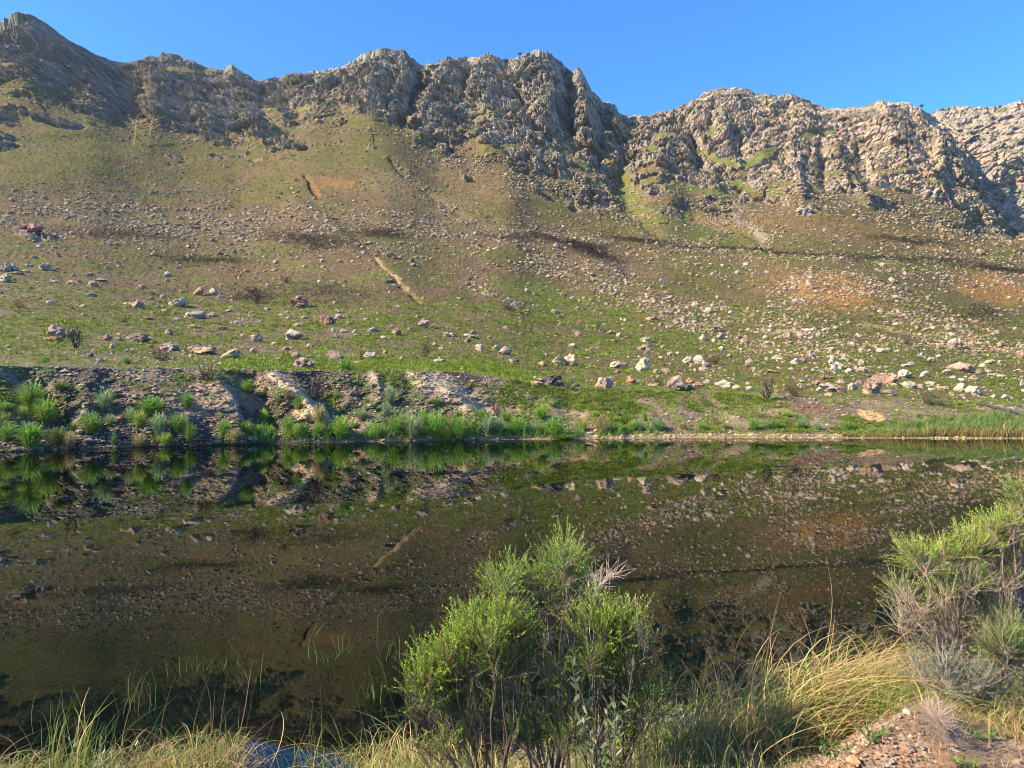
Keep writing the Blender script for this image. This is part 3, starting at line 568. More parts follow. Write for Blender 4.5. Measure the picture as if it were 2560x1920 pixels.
while len(auto) < 95:                                # the next larger stones of the fields
    px = rr.uniform(0, 2205); py = rr.uniform(520, 850)
    dens = .15 + ell(np.array([px]), np.array([py]), 1500, 690, 330, 60, 16)[0] + .8 * ell(np.array([px]), np.array([py]), 2000, 790, 260, 60, 5)[0] + .5 * ell(np.array([px]), np.array([py]), 350, 560, 420, 60, 3)[0]
    if rr.random() > dens or py > Tc(px) - 8: continue
    if any(abs(px - b[0]) < 12 and abs(py - b[1]) < 9 for b in B + auto): continue
    w_ = rr.uniform(9, 17) * (0.7 + .6 * (py - 520) / 330)
    auto.append((px, py, w_, w_ * rr.uniform(.45, .8), rr.choice(['white', 'grey', 'pink', 'tan', 'rust', 'cream'], p=[.25, .2, .2, .2, .08, .07]), '', ''))
def build_boulder(px, py, w_, h_, ck, style, seed):
    r_ = np.random.default_rng(seed)
    g = surf(px, py + h_ / 2); D = g[1]; D = min(D, float(surf(px, min(py + h_ / 2, Wc(px) - 1))[1]))
    g = surf(px, min(py + h_ / 2, float(Wc(px)) - 1)); D = g[1]
    sx = w_ * D / FPX / 2 * 1.08; sz = h_ * D / FPX * .72; sy = sx * r_.uniform(.65, 1.0)
    kw = dict(facets=int(r_.integers(8, 15)), rough=.11, fold=.16, cut=(.5, .88))
    if style == 'fold': kw = dict(facets=7, rough=.16, fold=.35)
    if style == 'layer': kw = dict(facets=12, rough=.10, layered=1.2)
    if style == 'facet': kw = dict(facets=9, cut=(.45, .8), rough=.06, fold=.08)
    if style == 'wedge': kw = dict(facets=10, rough=.05, layered=.5)
    small = w_ < 26
    V, F = (IV2, IF2) if w_ < 10 else ((IV_mid if small else IV3), (IF_mid if small else IF3))
    V = rock_shape(V, r_, **kw)
    V /= np.abs(V).max(0)[None]
    if style == 'wedge': V[:, 2] += .35 * V[:, 0]; V /= np.abs(V).max(0)[None]
    if style == 'facet': V[:, 2] *= 1 - .45 * np.abs(V[:, 0] + .15); 
    a = r_.uniform(-.25, .25); ca, sa = math.cos(a), math.sin(a)
    V = V * (sx, sy, sz); V[:, 0], V[:, 2] = V[:, 0] * ca * .97 - V[:, 2] * sa * .6, V[:, 2] + V[:, 0] * sa * .35
    base = np.array(ROCKCOL[ck]); n1_ = fbm(V[:, 0] / sx * 1.4 + seed, V[:, 1] / sx * 1.4, V[:, 2] / sx * 1.4, 4)
    cc = np.tile(base, (len(V), 1)) * (1 + .5 * n1_[:, None])
    other = np.array(ROCKCOL[{'white': 'pink', 'grey': 'white', 'pink': 'grey', 'rust': 'pink', 'tan': 'rust', 'orange': 'tan', 'dark': 'grey', 'brown': 'grey', 'cream': 'tan'}[ck]])
    cc = mix(cc, np.tile(other, (len(V), 1)), sstep(.12, .4, n1_) * .65)
    if ck == 'brown' and px > 2000: cc = mix(cc, np.tile(np.array(ROCKCOL['cream']), (len(V), 1)), sstep(.0, .4, V[:, 2] / sz + .3 * n1_))
    o = mk('boulder' if w_ > 9 else 'stone', V, F, M_rock, cc, smooth=False)
    o.location = (float(g[0]), float(g[1]) + sy * .5, float(g[2]) + sz * .55)
    return o
IV_mid, IF_mid = ico(3)
placed = []
for k, b in enumerate(LM):
    o = build_boulder(*b[:6], 1000 + k); tag(o, b[6], 'boulder'); placed.append(b)
seen = {}
lmk = [(b[0], b[1], b[7]) for b in LM]
allb = B + auto
allb.sort(key=lambda b: -b[2] * b[3])
for k, b in enumerate(allb):
    px, py, w_, h_, ck = b[:5]
    o = build_boulder(px, py, w_, h_, ck, ('', 'layer', '', 'fold', 'facet')[k % 5], 50 + k)
    size = 'large' if w_ > 36 else 'medium' if w_ > 20 else 'small'
    shp = 'flat' if h_ / w_ < .36 else 'upright' if h_ / w_ > .85 else 'low' if h_ / w_ < .5 else 'blocky'
    best = min(lmk, key=lambda m: math.hypot((px - m[0]) * .8, (py - m[1]) * 1.6)); dx, dy = px - best[0], py - best[1]
    far_ = math.hypot(dx, dy)
    rel = ('just ' if far_ < 40 else '') + (('upslope and ' if dy < -14 else 'downslope and ' if dy > 14 else '') + ('left of' if dx < 0 else 'right of') if abs(dx) > abs(dy) * .4 else ('upslope of' if dy < 0 else 'downslope of'))
    body = f"{shp} {COLWORD[ck]} {'boulder' if w_ > 16 else 'stone'} {rel} {best[2]}"
    key = size + ' ' + body; n_ = seen.get(key, 0) + 1; seen[key] = n_
    ordw = ['', 'second largest ', 'third largest ', 'fourth largest ', 'fifth largest '][min(n_ - 1, 4)]
    tag(o, ordw + key, 'boulder' if w_ > 16 else 'stone', 'boulders scattered over the hillside')

# ------------------------------------------------------------------ scree: stones nobody could count
def scatter_mesh(name, pos, siz, colr, mat, rr, V0=IV1, F0=IF1, flat=(.45, .8), sink=.25):
    n = len(pos); nv = len(V0); protos = [rock_shape(V0, rr, 6, (.55, .9), .05) for _ in range(10)]
    pk = rr.integers(0, 10, n); base = np.stack(protos)[pk]
    s3 = np.stack([siz * rr.uniform(.8, 1.3, n), siz * rr.uniform(.6, 1.1, n), siz * rr.uniform(*flat, n)], 1)
    V = base * s3[:, None]; a = rr.uniform(0, 6.28, n); c_, s_ = np.cos(a)[:, None], np.sin(a)[:, None]
    V = np.stack([V[..., 0] * c_ - V[..., 1] * s_, V[..., 0] * s_ + V[..., 1] * c_, V[..., 2]], -1)
    V += pos[:, None]; V[..., 2] += (s3[:, 2] * sink)[:, None]
    F = (F0[None] + (np.arange(n) * nv)[:, None, None]).reshape(-1, 3)
    cc = np.repeat(colr * (1 + .0 * siz[:, None]), nv, 0)
    return mk(name, V.reshape(-1, 3), F, mat, cc)
rr = np.random.default_rng(3)
N = 360000
px = rr.uniform(-60, 2270, N); tpy = rr.uniform(0, 1, N); t0 = Tc(px); k0 = Cc(px); py = t0 + (k0 - 10 - t0) * tpy; up_ = rr.random(N) < .2; py = np.where(up_, np.maximum(k0 + 30 - 120 * rr.random(N), Rc(px) + 12), py)
g = surf(px, py); nn = fbm(g[:, 0] / 16, g[:, 1] / 16, g[:, 2] / 16, 3); nf = fbm(g[:, 0] / 5, g[:, 1] / 5, g[:, 2] / 5, 2)
dens = .11 + .75 * ell(px, py, 300, 470, 380, 55, 4) + .6 * ell(px, py, 780, 500, 260, 40, 6) + .7 * ell(px, py, 1100, 500, 300, 26, 6) + .5 * ell(px, py, 1500, 548, 250, 20, 4) + .5 * ell(px, py, 1900, 560, 330, 12, 3)
for pts, w1, a in [([(1150, 560), (1280, 610), (1400, 655), (1520, 700), (1700, 740)], 26, .9), ([(1000, 610), (1060, 630), (1120, 660)], 9, .9), ([(1700, 640), (1850, 630), (1960, 680), (2120, 720)], 30, .7), ([(1500, 690), (1700, 720), (1830, 770)], 34, .6),
                   ([(850, 350), (890, 395), (950, 440), (1020, 480)], 12, .8), ([(1580, 465), (1660, 515)], 14, .8), ([(1700, 600), (2212, 610)], 20, .4), ([(1900, 735), (2100, 745), (2212, 760)], 14, .5), ([(0, 760), (400, 770), (800, 790)], 16, .25), ([(900, 330), (1100, 400), (1400, 460)], 20, .35), ([(1500, 480), (2212, 560)], 18, .2)]:
    dens = dens + a * np.exp(-(polyd(px, py, pts) / w1) ** 2)
dens = dens + .45 * np.exp(-((py - k0 + 12) / 38) ** 2)
dens = dens * sstep(-.75, .2, nn + .5 * nf) * (1 - .75 * sstep(.3, .8, ell(px, py, 120, 360, 260, 50, -8))) * 1.0
bsum = sum(k * ell(px, py, *a) for a, k in BANDS)
keep = rr.random(N) < np.clip(dens, 0, 1) * .72 * (1 - .8 * np.clip(bsum, 0, 1))
g = g[keep]; px = px[keep]; py = py[keep]; n = len(g)
spx = rr.lognormal(math.log(1.55), .5, n) * (1.0 + .5 * np.clip((py - 400) / 400, 0, 1)) * (1 + .35 * ell(px, py, 350, 490, 600, 60, 4))     # apparent half size
siz = np.clip(spx * g[:, 1] / FPX, .05, 1.4)
pal = np.array([(.40, .32, .22), (.31, .24, .17), (.34, .215, .135), (.40, .28, .16), (.15, .10, .07), (.46, .37, .26)])
cs = pal[rr.choice(6, n, p=[.20, .22, .22, .22, .08, .06])] * rr.uniform(.5, 1.05, (n, 1))
tag(scatter_mesh('scree', g, siz, cs, M_stone, rr), 'loose pale stones and scree strewn across the hillside', 'scree', kind='stuff')
# shale on the bank and pebbles of the strand
N = 26000; px = rr.uniform(-40, 2240, N); u = rr.random(N); py = Tc(px) + (Wc(px) - Tc(px)) * u
keep = rr.random(N) < np.where(px < 1150, .8, .25 + .7 * (u > .93)); px, py, u = px[keep], py[keep], u[keep]
g = surf(px, py); siz = rr.lognormal(math.log(.085), .5, len(px)).clip(.03, .3)
cs = pal[rr.choice(6, len(px), p=[.2, .3, .15, .15, .15, .05])] * rr.uniform(.45, .95, (len(px), 1))
cs = np.where(((u > .93) & (px > 1200))[:, None], np.array([(.42, .30, .19)]) * rr.uniform(.7, 1.2, (len(px), 1)), cs)
tag(scatter_mesh('bank_shale', g, siz, cs, M_stone, rr, flat=(.3, .6)), 'broken shale chips covering the eroded far bank', 'shale', kind='stuff')

# ------------------------------------------------------------------ blades
def blades(rootp, height, lean, width, c0, c1, rr, seg=4, curl=1.0, face=None):
    """ribbon blades: rootp (n,3), height (n,), lean (n,3) tip offset, colours base c0 to tip c1 (n,3)"""
    n = len(rootp); t = np.linspace(0, 1, seg + 1)
    mid = rootp[:, None] + np.array([0, 0, 1.0])[None, None] * (height[:, None] * (t[None] - curl * .42 * t[None] ** 3))[..., None] + lean[:, None] * (t ** 2)[None, :, None]
    if seg > 5: mid = mid + (rr.normal(size=(n, 1, 3)) * height[:, None, None] * .07) * np.sin(np.pi * t)[None, :, None] + (rr.normal(size=(n, 1, 3)) * height[:, None, None] * .16) * (np.maximum(t - rr.uniform(.45, .9, (n, 1)), 0) * (rr.random((n, 1)) < .35))[..., None]
    a = rr.uniform(-.9, .9, n) if face is None else face
    side = np.stack([np.cos(a), np.sin(a), 0 * a], 1)
    wd = (width[:, None] * np.where(t < .3, .7 + t, 1.0 - ((t - .3) / .7) ** 1.6 * .92)[None])[..., None]
    V = np.stack([mid - side[:, None] * wd / 2, mid + side[:, None] * wd / 2], 2).reshape(n, -1, 3)
    k = np.arange(seg) * 2; f = np.stack([k, k + 1, k + 3, k + 2], 1)
    F = (f[None] + (np.arange(n) * (seg + 1) * 2)[:, None, None]).reshape(-1, 4)
    cc = (c0[:, None] * (1 - t)[None, :, None] + c1[:, None] * t[None, :, None]); cc = np.repeat(cc, 2, 1).reshape(-1, 3)
    return V.reshape(-1, 3), F, cc
G1 = rgb(.14, .24, .035); G2 = rgb(.22, .33, .06); GB = rgb(.14, .22, .10); ST = rgb(.46, .35, .16); SB = rgb(.30, .18, .08); GD = rgb(.05, .09, .02)

# low bright tufts over the lower hillside and the terrace: ground cover
rr = np.random.default_rng(5)
N = 100000; px = rr.uniform(-40, 2250, N); v_ = rr.random(N) ** .8; py = 590 + (Wc(px) - 8 - 590) * v_
g = surf(px, py); nn = fbm(g[:, 0] / 7, g[:, 1] / 7, g[:, 2] / 7, 3); band = np.exp(-((py - (Tc(px) - 14)) / 16) ** 2) * (px > 480) * (px < 1200)
nn2 = fbm(g[:, 0] / 1.3, g[:, 1] / 1.6, g[:, 2] / 2, 2); pr = sstep(-.05, .4, .5 * nn + .9 * nn2) * .72 * sstep(590, 700, py) * np.where(px < 1200, 1, .75) + .6 * band
pr = np.where(py > Tc(px), np.where(px < 1080, .22 * sstep(0, .3, nn), .55 * sstep(-.2, .3, nn)), pr)
keep = rr.random(N) < pr; g = g[keep]; px = px[keep]; py = py[keep]; nt_ = len(g); K = 9
root = np.repeat(g, K, 0); hs = np.repeat(rr.uniform(.22, .6, nt_) + .25 * np.exp(-((py - (Tc(px) - 12)) / 12) ** 2) * (px > 480) * (px < 1250), K) * rr.uniform(.6, 1.2, nt_ * K) * (root[:, 1] / 85) ** .7
sp = rr.normal(size=(nt_ * K, 3)) * (.13 * root[:, 1:2] / 70); sp[:, 2] = 0; root += sp * 1.1; root[:, 2] -= .03
cb = np.repeat(mix(np.tile(rgb(.09, .17, .02), (nt_, 1)), np.tile(rgb(.34, .40, .035), (nt_, 1)), rr.random(nt_) ** 1.1), K, 0) * rr.uniform(.7, 1.1, (nt_ * K, 1))
V, F, cc = blades(root, hs, sp * 1.4, .05 * (root[:, 1] / 55), cb * .8, cb, rr, seg=2)
tag(mk('grass', V, F, M_grass, cc), 'short bright green grass tufts sprinkled over the lower slope', 'grass', kind='stuff')
# dry and olive scrub stubble over the middle slope
N = 158000; px = rr.uniform(-40, 2250, N); tt_ = rr.random(N); py = Tc(px) - 30 + (Cc(px) - Tc(px) + 30) * tt_
ib = rr.integers(0, len(BANDS), N); ba = np.array([b[0] for b in BANDS], float)[ib]; ang = np.radians(ba[:, 4]); uu = rr.normal(size=N) * ba[:, 2] * .6; vv = rr.normal(size=N) * ba[:, 3] * (.5 + .9 * rr.random(N))
inb_ = np.arange(N) > 130000; px = np.where(inb_, ba[:, 0] + uu * np.cos(ang) - vv * np.sin(ang), px).clip(-40, 2250); py = np.where(inb_, ba[:, 1] + uu * np.sin(ang) + vv * np.cos(ang), py)
g = surf(px, py); K = 3; bs0 = np.clip(sum(k * ell(px, py, *a) for a, k in BANDS), 0, 1); keep = rr.random(N) < .5 + .5 * bs0; g = g[keep]; py = py[keep]; px = px[keep]; nt_ = len(g)
root = np.repeat(g, K, 0); sp = rr.normal(size=(nt_ * K, 3)) * (root[:, 1:2] / 900); sp[:, 2] = 0; root += sp
bnd = np.clip(sum(k * ell(px, py, *a) for a, k in BANDS) * 1.2, 0, 1)
hs = rr.uniform(.4, 1.5, nt_ * K) * root[:, 1] / 420 * (1 + .8 * np.repeat(bnd, K))
mm = rr.random(nt_); ch = np.where(mm[:, None] < .32 + .66 * bnd[:, None], rgb(.045, .032, .022), np.where(mm[:, None] < .78, rgb(.10, .12, .022), np.where((ell(px, py, 1790, 632, 130, 36, 10) + ell(px, py, 2150, 625, 90, 30, 8) > .4)[:, None], rgb(.32, .13, .035), rgb(.22, .155, .065))))
cb = np.repeat(ch, K, 0)
V, F, cc = blades(root, hs, sp * 1.2, .0009 * root[:, 1], cb * .8, cb, rr, seg=1)
tag(mk('scrub', V, F, M_grass, cc), 'low burnt and resprouting scrub stubble over the whole hillside', 'scrub', kind='stuff')

# ------------------------------------------------------------------ tussocks on the far bank (thing: one clump of blades each)
def tussock_mesh(name, w_, h_, kind, r_, parent=None, n=None, K=1.0):
    n = n or int(250 * K)
    a = r_.uniform(0, 6.283, n); rad = np.sqrt(r_.random(n)) * w_ * .16
    root = np.stack([np.cos(a) * rad, np.sin(a) * rad, np.full(n, -.05)], 1)
    out = r_.random(n) ** .7 * w_ * .5; lean = np.stack([np.cos(a) * out, np.sin(a) * out, 0 * a], 1) + r_.normal(size=(n, 3)) * (.06 * w_); lean[:, 2] = 0
    hh = h_ * (1.05 - .45 * (out / (w_ * .5)) ** 1.5) * r_.uniform(.4, 1.25, n)
    c0, c1 = {'green': (G1 * .8, rgb(.20, .40, .05)), 'bright': (G1, rgb(.34, .52, .05)), 'pale': (GB, rgb(.30, .42, .16)), 'straw': (SB, ST), 'mixed': (G1, ST), 'dark': (GD, G1)}[kind]
    v = r_.uniform(.7, 1.15, (n, 1)); c0 = c0 * v; c1 = c1 * v
    dry = r_.random(n) < (.10 if kind != 'mixed' else .4); c0 = np.where(dry[:, None], SB, c0); c1 = np.where(dry[:, None], ST * v, c1)
    V, F, cc = blades(root, hh, lean, np.full(n, .024 * max(w_, .8)), c0, c1, r_, seg=4, curl=1.2)
    return mk(name, V, F, M_grass, cc, parent)
TS = []
for src, ox in (("290 440 260 240 green|400 570 200 220 bright|230 570 90 120 bright|95 525 110 90 green|885 470 170 200 pale|1320 530 220 160 green|1120 600 110 120 pale|1205 640 120 150 bright|975 630 100 90 pale|800 670 180 170 green|1380 690 150 190 pale|1560 680 150 150 green|1640 760 120 150 bright|1610 480 110 130 green|60 740 150 160 green|280 770 230 220 green|500 780 190 160 dark|1430 820 110 120 bright|980 820 60 110 green|600 870 90 160 straw|1200 850 130 110 mixed|1930 720 110 130 green|2030 790 130 120 mixed|2130 720 150 120 green|2140 360 130 120 green|10 640 80 120 green|660 690 90 80 dark|560 350 140 80 dark|1100 130 90 70 green|400 120 80 70 green", 0),
                ("70 620 90 120 bright|50 740 90 90 green|130 750 90 90 green|290 690 110 130 green|350 750 100 120 bright|370 500 110 130 green|200 480 60 80 green|550 600 120 160 mixed|550 740 110 110 green|730 720 200 180 bright|920 610 110 100 pale|1060 740 120 140 green|1160 430 110 160 pale|1240 690 180 160 green|1360 700 180 220 pale|1560 700 200 240 green|1760 720 180 200 green|1650 830 110 80 bright|2000 690 120 140 pale|2150 620 90 110 green|2100 700 120 130 pale|850 690 70 60 bright|690 440 60 100 green|1120 560 90 120 pale|1560 490 120 60 green|770 180 120 110 green|280 420 110 90 mixed|1950 610 90 90 green|960 480 60 50 green|1450 640 120 150 green", 553),
                ("40 710 160 150 green|190 720 130 120 pale|370 720 180 170 green|450 820 180 50 bright|250 580 130 120 bright|780 690 140 170 mixed|1040 700 90 100 bright|1100 700 90 100 pale|930 720 70 60 green|1270 690 150 110 pale|1150 620 60 90 green|2090 700 110 100 green|2200 700 80 80 pale|900 650 80 50 bright|720 600 70 60 bright|980 500 80 40 bright|1480 710 90 70 mixed|1650 710 100 60 green|1850 710 90 60 mixed|620 700 80 90 mixed|340 510 60 40 bright|600 500 70 40 bright", 1106),
                ("290 690 100 80 pale|160 610 80 50 bright|50 700 100 80 green|430 710 80 70 pale|700 700 100 70 green", 1659)):
    for t in src.split('|'):
        a = t.split(); TS.append((ox + float(a[0]) / 4, 743 + float(a[1]) / 4, float(a[2]) / 4, float(a[3]) / 4, a[4]))
anch = [(35, 870, 'the left bank edge'), (225, 870, 'the bare shale slope'), (405, 875, 'the sandy patch on the bank'), (505, 870, 'the deep shadowed gully'), (690, 880, 'the pale eroded spur'), (820, 830, 'the notch in the bank rim'), (930, 945, 'the flat shore rock'),
        (1030, 880, 'the orange spur'), (1188, 821, 'the jagged black rock'), (1308, 829, 'the craggy pink boulder'), (1459, 830, 'the tilted pink slab'), (1619, 820, 'the white arched boulder'), (1883, 897, 'the sandy scar near the reeds'), (1250, 940, 'the sandy strand end')]
rr = np.random.default_rng(11); seen = {}
KW = dict(green='green', bright='lime-green', pale='pale grey-green', straw='straw-coloured', mixed='green and straw mixed', dark='dark green')
for k, (px, py, w_, h_, kd) in enumerate(TS):
    base = min(py + h_ / 2, float(Wc(px)) - 1.0); g = surf(px, base); sc = g[1] / FPX
    r_ = np.random.default_rng(300 + k); W2, H2 = w_ * sc * 1.35, h_ * sc * 1.5
    o = tussock_mesh('grass_tussock', W2, H2 * 1.1, kd, r_, K=.6 + .9 * min(1, w_ / 45)); o.location = [float(q_) for q_ in g]
    best = min(anch, key=lambda m: math.hypot(px - m[0], (py - m[1]) * 1.3)); dx, dy = px - best[0], py - best[1]
    rel = ('above ' if dy < -16 else 'below ' if dy > 26 else '') ; rel += ('and ' if rel and abs(dx) > 14 else '') + (('left of' if dx < 0 else 'right of') if abs(dx) > 14 else '' if rel else 'beside')
    size = 'huge' if w_ > 48 else 'large' if w_ > 33 else 'medium' if w_ > 22 else 'small'
    key = f"{size} {KW[kd]} grass tussock {' '.join(rel.split())} {best[2]}"; n_ = seen.get(key, 0) + 1; seen[key] = n_
    tag(o, (['', 'another ', 'third ', 'fourth '][min(n_ - 1, 3)]) + key, 'grass tussock', 'grass tussocks along the far bank')

# reed bed on the right of the far shore, thin sedge fringe along the waterline
rr = np.random.default_rng(12)
def reedfield(N, x0, x1, prof, hfun, cf, wd, name, label, cat):
    px = rr.uniform(x0, x1, N); lo, hi = prof(px); py = hi + (lo - hi) * rr.random(N)
    g = surf(px, py); g[:, 2] = np.maximum(g[:, 2] - .05, -.25); hh = hfun(px, py, N)
    lean = rr.normal(size=(N, 3)) * hh[:, None] * .22 + np.array([.15, 0, 0]) * hh[:, None]; lean[:, 2] = 0
    c0, c1 = cf(px, py, N); V, F, cc = blades(g, hh, lean, np.full(N, wd), c0, c1, rr, seg=3)
    return tag(mk(name, V, F, M_grass, cc), label, cat, kind='stuff')
def colr(px, py, n):
    gn = rr.random(n)[:, None] < sstep(947, 939, py)[:, None] * .8 + .15
    v = rr.uniform(.7, 1.1, (n, 1)); return np.where(gn, rgb(.11, .17, .035) * v, rgb(.34, .22, .07) * v), np.where(gn, rgb(.24, .34, .085) * v, rgb(.50, .38, .12) * v)
reedfield(26000, 1820, 2260, lambda px: (Wc(px) - 1, np.interp(px, [1820, 1900, 2000, 2100, 2212, 2260], [942, 930, 922, 912, 914, 916])), lambda px, py, n: (.7 + 1.3 * sstep(1830, 2060, px)) * rr.uniform(.4, 1.25, n) * (.75 + .5 * fbm(px / 22, py / 9, 0 * px, 2)), colr, .035, 'reeds', 'tall green reed bed with golden stems at the right end of the far shore', 'reeds')
def colr2(px, py, n):
    v = rr.uniform(.6, 1.1, (n, 1)); m = rr.random((n, 1)) < .5; return np.where(m, rgb(.30, .22, .07) * v, rgb(.1, .13, .03) * v), np.where(m, rgb(.45, .36, .13) * v, rgb(.22, .28, .06) * v)
def colr3(px, py, n):
    v = rr.uniform(.6, 1.1, (n, 1)); return rgb(.12, .22, .03) * v, rgb(.22, .42, .06) * v
reedfield(5000, 470, 1420, lambda px: (Wc(px) - 1.5, Wc(px) - 22 + 14 * np.sin(px * .051) * np.sin(px * .017)), lambda px, py, n: rr.uniform(.4, 1.6, n) * np.clip(.55 + 1.6 * fbm(px / 17, 0 * px, 0 * px, 2), .05, 1.4), colr3, .04, 'shore_grass', 'tangled fresh green grass lining the far shore between the tussocks', 'grass')
reedfield(5200, -40, 2240, lambda px: (Wc(px) + .0, Wc(px) - 3), lambda px, py, n: rr.uniform(.1, .5, n) * np.where((px > 1500) & (px < 1850) | (px < 160), 1.15, .75), colr2, .02, 'sedge', 'thin sedge fringe growing along the far waterline', 'sedge')

# ------------------------------------------------------------------ tubes and burnt shrubs
def tubes(segs, sides=5):
    """segs: list of (points (k,3), radii (k,)) -> V, F"""
    Vs, Fs, o = [], [], 0
    for p, rad in segs:
        p = np.asarray(p, float); k = len(p); d = np.gradient(p, axis=0); d /= np.linalg.norm(d, axis=1)[:, None] + 1e-9
        ref = np.array([0.3, 1, 0.1]); u = np.cross(d, ref); u /= np.linalg.norm(u, axis=1)[:, None] + 1e-9; v = np.cross(d, u)
        a = np.arange(sides) * 2 * math.pi / sides
        ring = p[:, None] + np.asarray(rad)[:, None, None] * (np.cos(a)[None, :, None] * u[:, None] + np.sin(a)[None, :, None] * v[:, None])
        Vs.append(ring.reshape(-1, 3)); i = np.arange(k - 1)[:, None] * sides; j = np.arange(sides)[None]; j2 = (j + 1) % sides
        Fs.append(np.stack([i + j, i + j2, i + sides + j2, i + sides + j], -1).reshape(-1, 4) + o); o += k * sides
    return np.concatenate(Vs), np.concatenate(Fs)
def wig(p0, p1, r_, k=5, amp=.08, sag=0.0):
    t = np.linspace(0, 1, k)[:, None]; L = np.linalg.norm(np.subtract(p1, p0))
    p = np.array(p0) * (1 - t) + np.array(p1) * t; p += r_.normal(size=(k, 3)) * amp * L * np.sin(np.pi * t); p[:, 2] += sag * L * np.sin(np.pi * t[:, 0]); return p
def burnt(name, H, Wd, r_, colr, nst=9):
    segs = []
    for i in range(nst):
        a = r_.uniform(0, 6.28); tip = np.array([math.cos(a) * Wd * .5 * r_.random(), math.sin(a) * Wd * .4 * r_.random(), H * r_.uniform(.6, 1)])
        p = wig((tip[0] * .1, tip[1] * .1, -.1), tip, r_, 5); segs.append((p, np.linspace(.022, .008, 5) * H))
        for j in range(5):
            b = p[r_.integers(1, 4)]; e = b + np.array([r_.normal() * .2 * Wd, r_.normal() * .2 * Wd, H * r_.uniform(.1, .35)]); segs.append((wig(b, e, r_, 3), np.array([.011, .008, .005]) * H))
    V, F = tubes(segs, 3); return mk(name, V, F, M_bark, np.tile(colr, (len(V), 1)))
rr = np.random.default_rng(31); 
BS = [(165, 722, 28, 60, 'thin burnt shrub beside the big pink boulder'), (555, 640, 70, 40, 'wide dark burnt shrub left of the horned red boulder'), (918, 750, 24, 40, 'small burnt shrub on the terrace above the bank rim'), (445, 800, 40, 48, 'burnt shrub at the bank rim left of the deep gully'), (350, 762, 60, 34, 'sprawling burnt brush around the flat tan slab'), (38, 655, 40, 28, 'reddish dead bush near the left edge of the slope'),
      (780, 768, 14, 26, 'charred upright stump left of the angular white boulder'), (1658, 835, 40, 58, 'dark burnt bush right of the white arched boulder'), (1100, 660, 50, 26, 'low burnt shrub beside the grey end boulder'), (1545, 775, 46, 24, 'twiggy burnt shrub right of the split white boulder'), (1720, 840, 50, 30, 'low burnt shrub left of the big boulder cluster'), (2010, 860, 60, 30, 'dark burnt brush right of the huge mottled boulder'),
      (680, 835, 40, 60, 'bare dark shrub on the pale eroded spur'), (840, 905, 36, 44, 'leafless shrub above the shore right of the bright tussock'), (1075, 885, 30, 36, 'grey twiggy shrub right of the orange spur tip'), (1850, 560, 24, 22, 'burnt shrub in the dark band on the right slope'), (620, 600, 40, 24, 'burnt shrub on the open middle slope'), (1960, 730, 36, 26, 'burnt shrub upslope of the big boulder cluster'),
      (500, 560, 40, 22, 'burnt shrub below the pale scree on the left'), (2130, 660, 40, 26, 'dark shrub beside the orange patch at the right edge'), (1290, 700, 40, 24, 'faint burnt shrub in the middle of the grassy slope'), (1420, 825, 34, 30, 'burnt twigs between the round orange boulder and the tilted slab'), (1230, 830, 30, 26, 'burnt twigs right of the jagged black rock'), (270, 690, 26, 24, 'small burnt shrub above the long brown layered boulder')]
for k, (px, py, w_, h_, lb) in enumerate(BS):
    g = surf(px, py + h_ / 2); sc = g[1] / FPX
    o = burnt('burnt_shrub', h_ * sc, w_ * sc * 1.2, np.random.default_rng(700 + k), rgb(.05, .036, .03) if k != 5 else rgb(.20, .09, .05), 9 if w_ < 45 else 16); o.location = [float(q_) for q_ in g]
    tag(o, lb, 'burnt shrub', 'burnt shrubs on the hillside')
# tiny trees on the skyline
for px, lb in ((1124, 'tiny lone tree on the summit of the tallest crag'), (1990, 'tiny windblown tree on the skyline above the right-hand crags')):
    g = surf(px, float(Rc(px)) + 1); sc = g[1] / FPX; r_ = np.random.default_rng(int(px)); H = 9 * sc
    e = empty('tree', [float(q_) for q_ in g]); tag(e, lb, 'tree')
    V, F = tubes([(wig((0, 0, -1), (0, 0, H * .75), r_, 5, .03), np.linspace(.05, .02, 5) * H)]); mk('trunk', V, F, M_bark, np.tile(rgb(.05, .04, .03), (len(V), 1)), e)
    n = 260; c_ = r_.normal(size=(n, 3)) * (H * .2, H * .2, H * .16) + (0, 0, H * .75)
    V = (c_[:, None] + r_.normal(size=(n, 3, 3)) * H * .07).reshape(-1, 3); mk('crown', V, np.arange(3 * n).reshape(-1, 3), M_leaf, np.tile(rgb(.04, .06, .025), (3 * n, 1)), e)
# fallen trunk by the reeds
g0 = surf(2128, 878); g1 = surf(2215, 897); r_ = np.random.default_rng(4)
e = empty('fallen_log', [float(q_) for q_ in g0]); d = (g1 - g0); d[2] += .1
V, F = tubes([(wig((0, 0, .25), tuple(d + (0, 0, .2)), r_, 9, .02), np.linspace(.12, .3, 9))], 9); mk('trunk', V, F, M_bark, mix(np.tile(rgb(.06, .055, .05), (len(V), 1)), np.tile(rgb(.3, .3, .3), (len(V), 1)), sstep(.1, .3, V[:, 2] - d[2] * V[:, 0] / d[0] - .25)), e)
segs = [(wig(tuple(d * t), tuple(d * t + r_.normal(size=3) * .3 + (0, 0, .6)), r_, 4), np.linspace(.05, .02, 4)) for t in (.35, .5, .62, .8, .9)]
V, F = tubes(segs, 5); mk('branch_stubs', V, F, M_bark, np.tile(rgb(.05, .045, .04), (len(V), 1)), e); tag(e, 'dark fallen log with a pale upper side lying behind the reed bed', 'log')

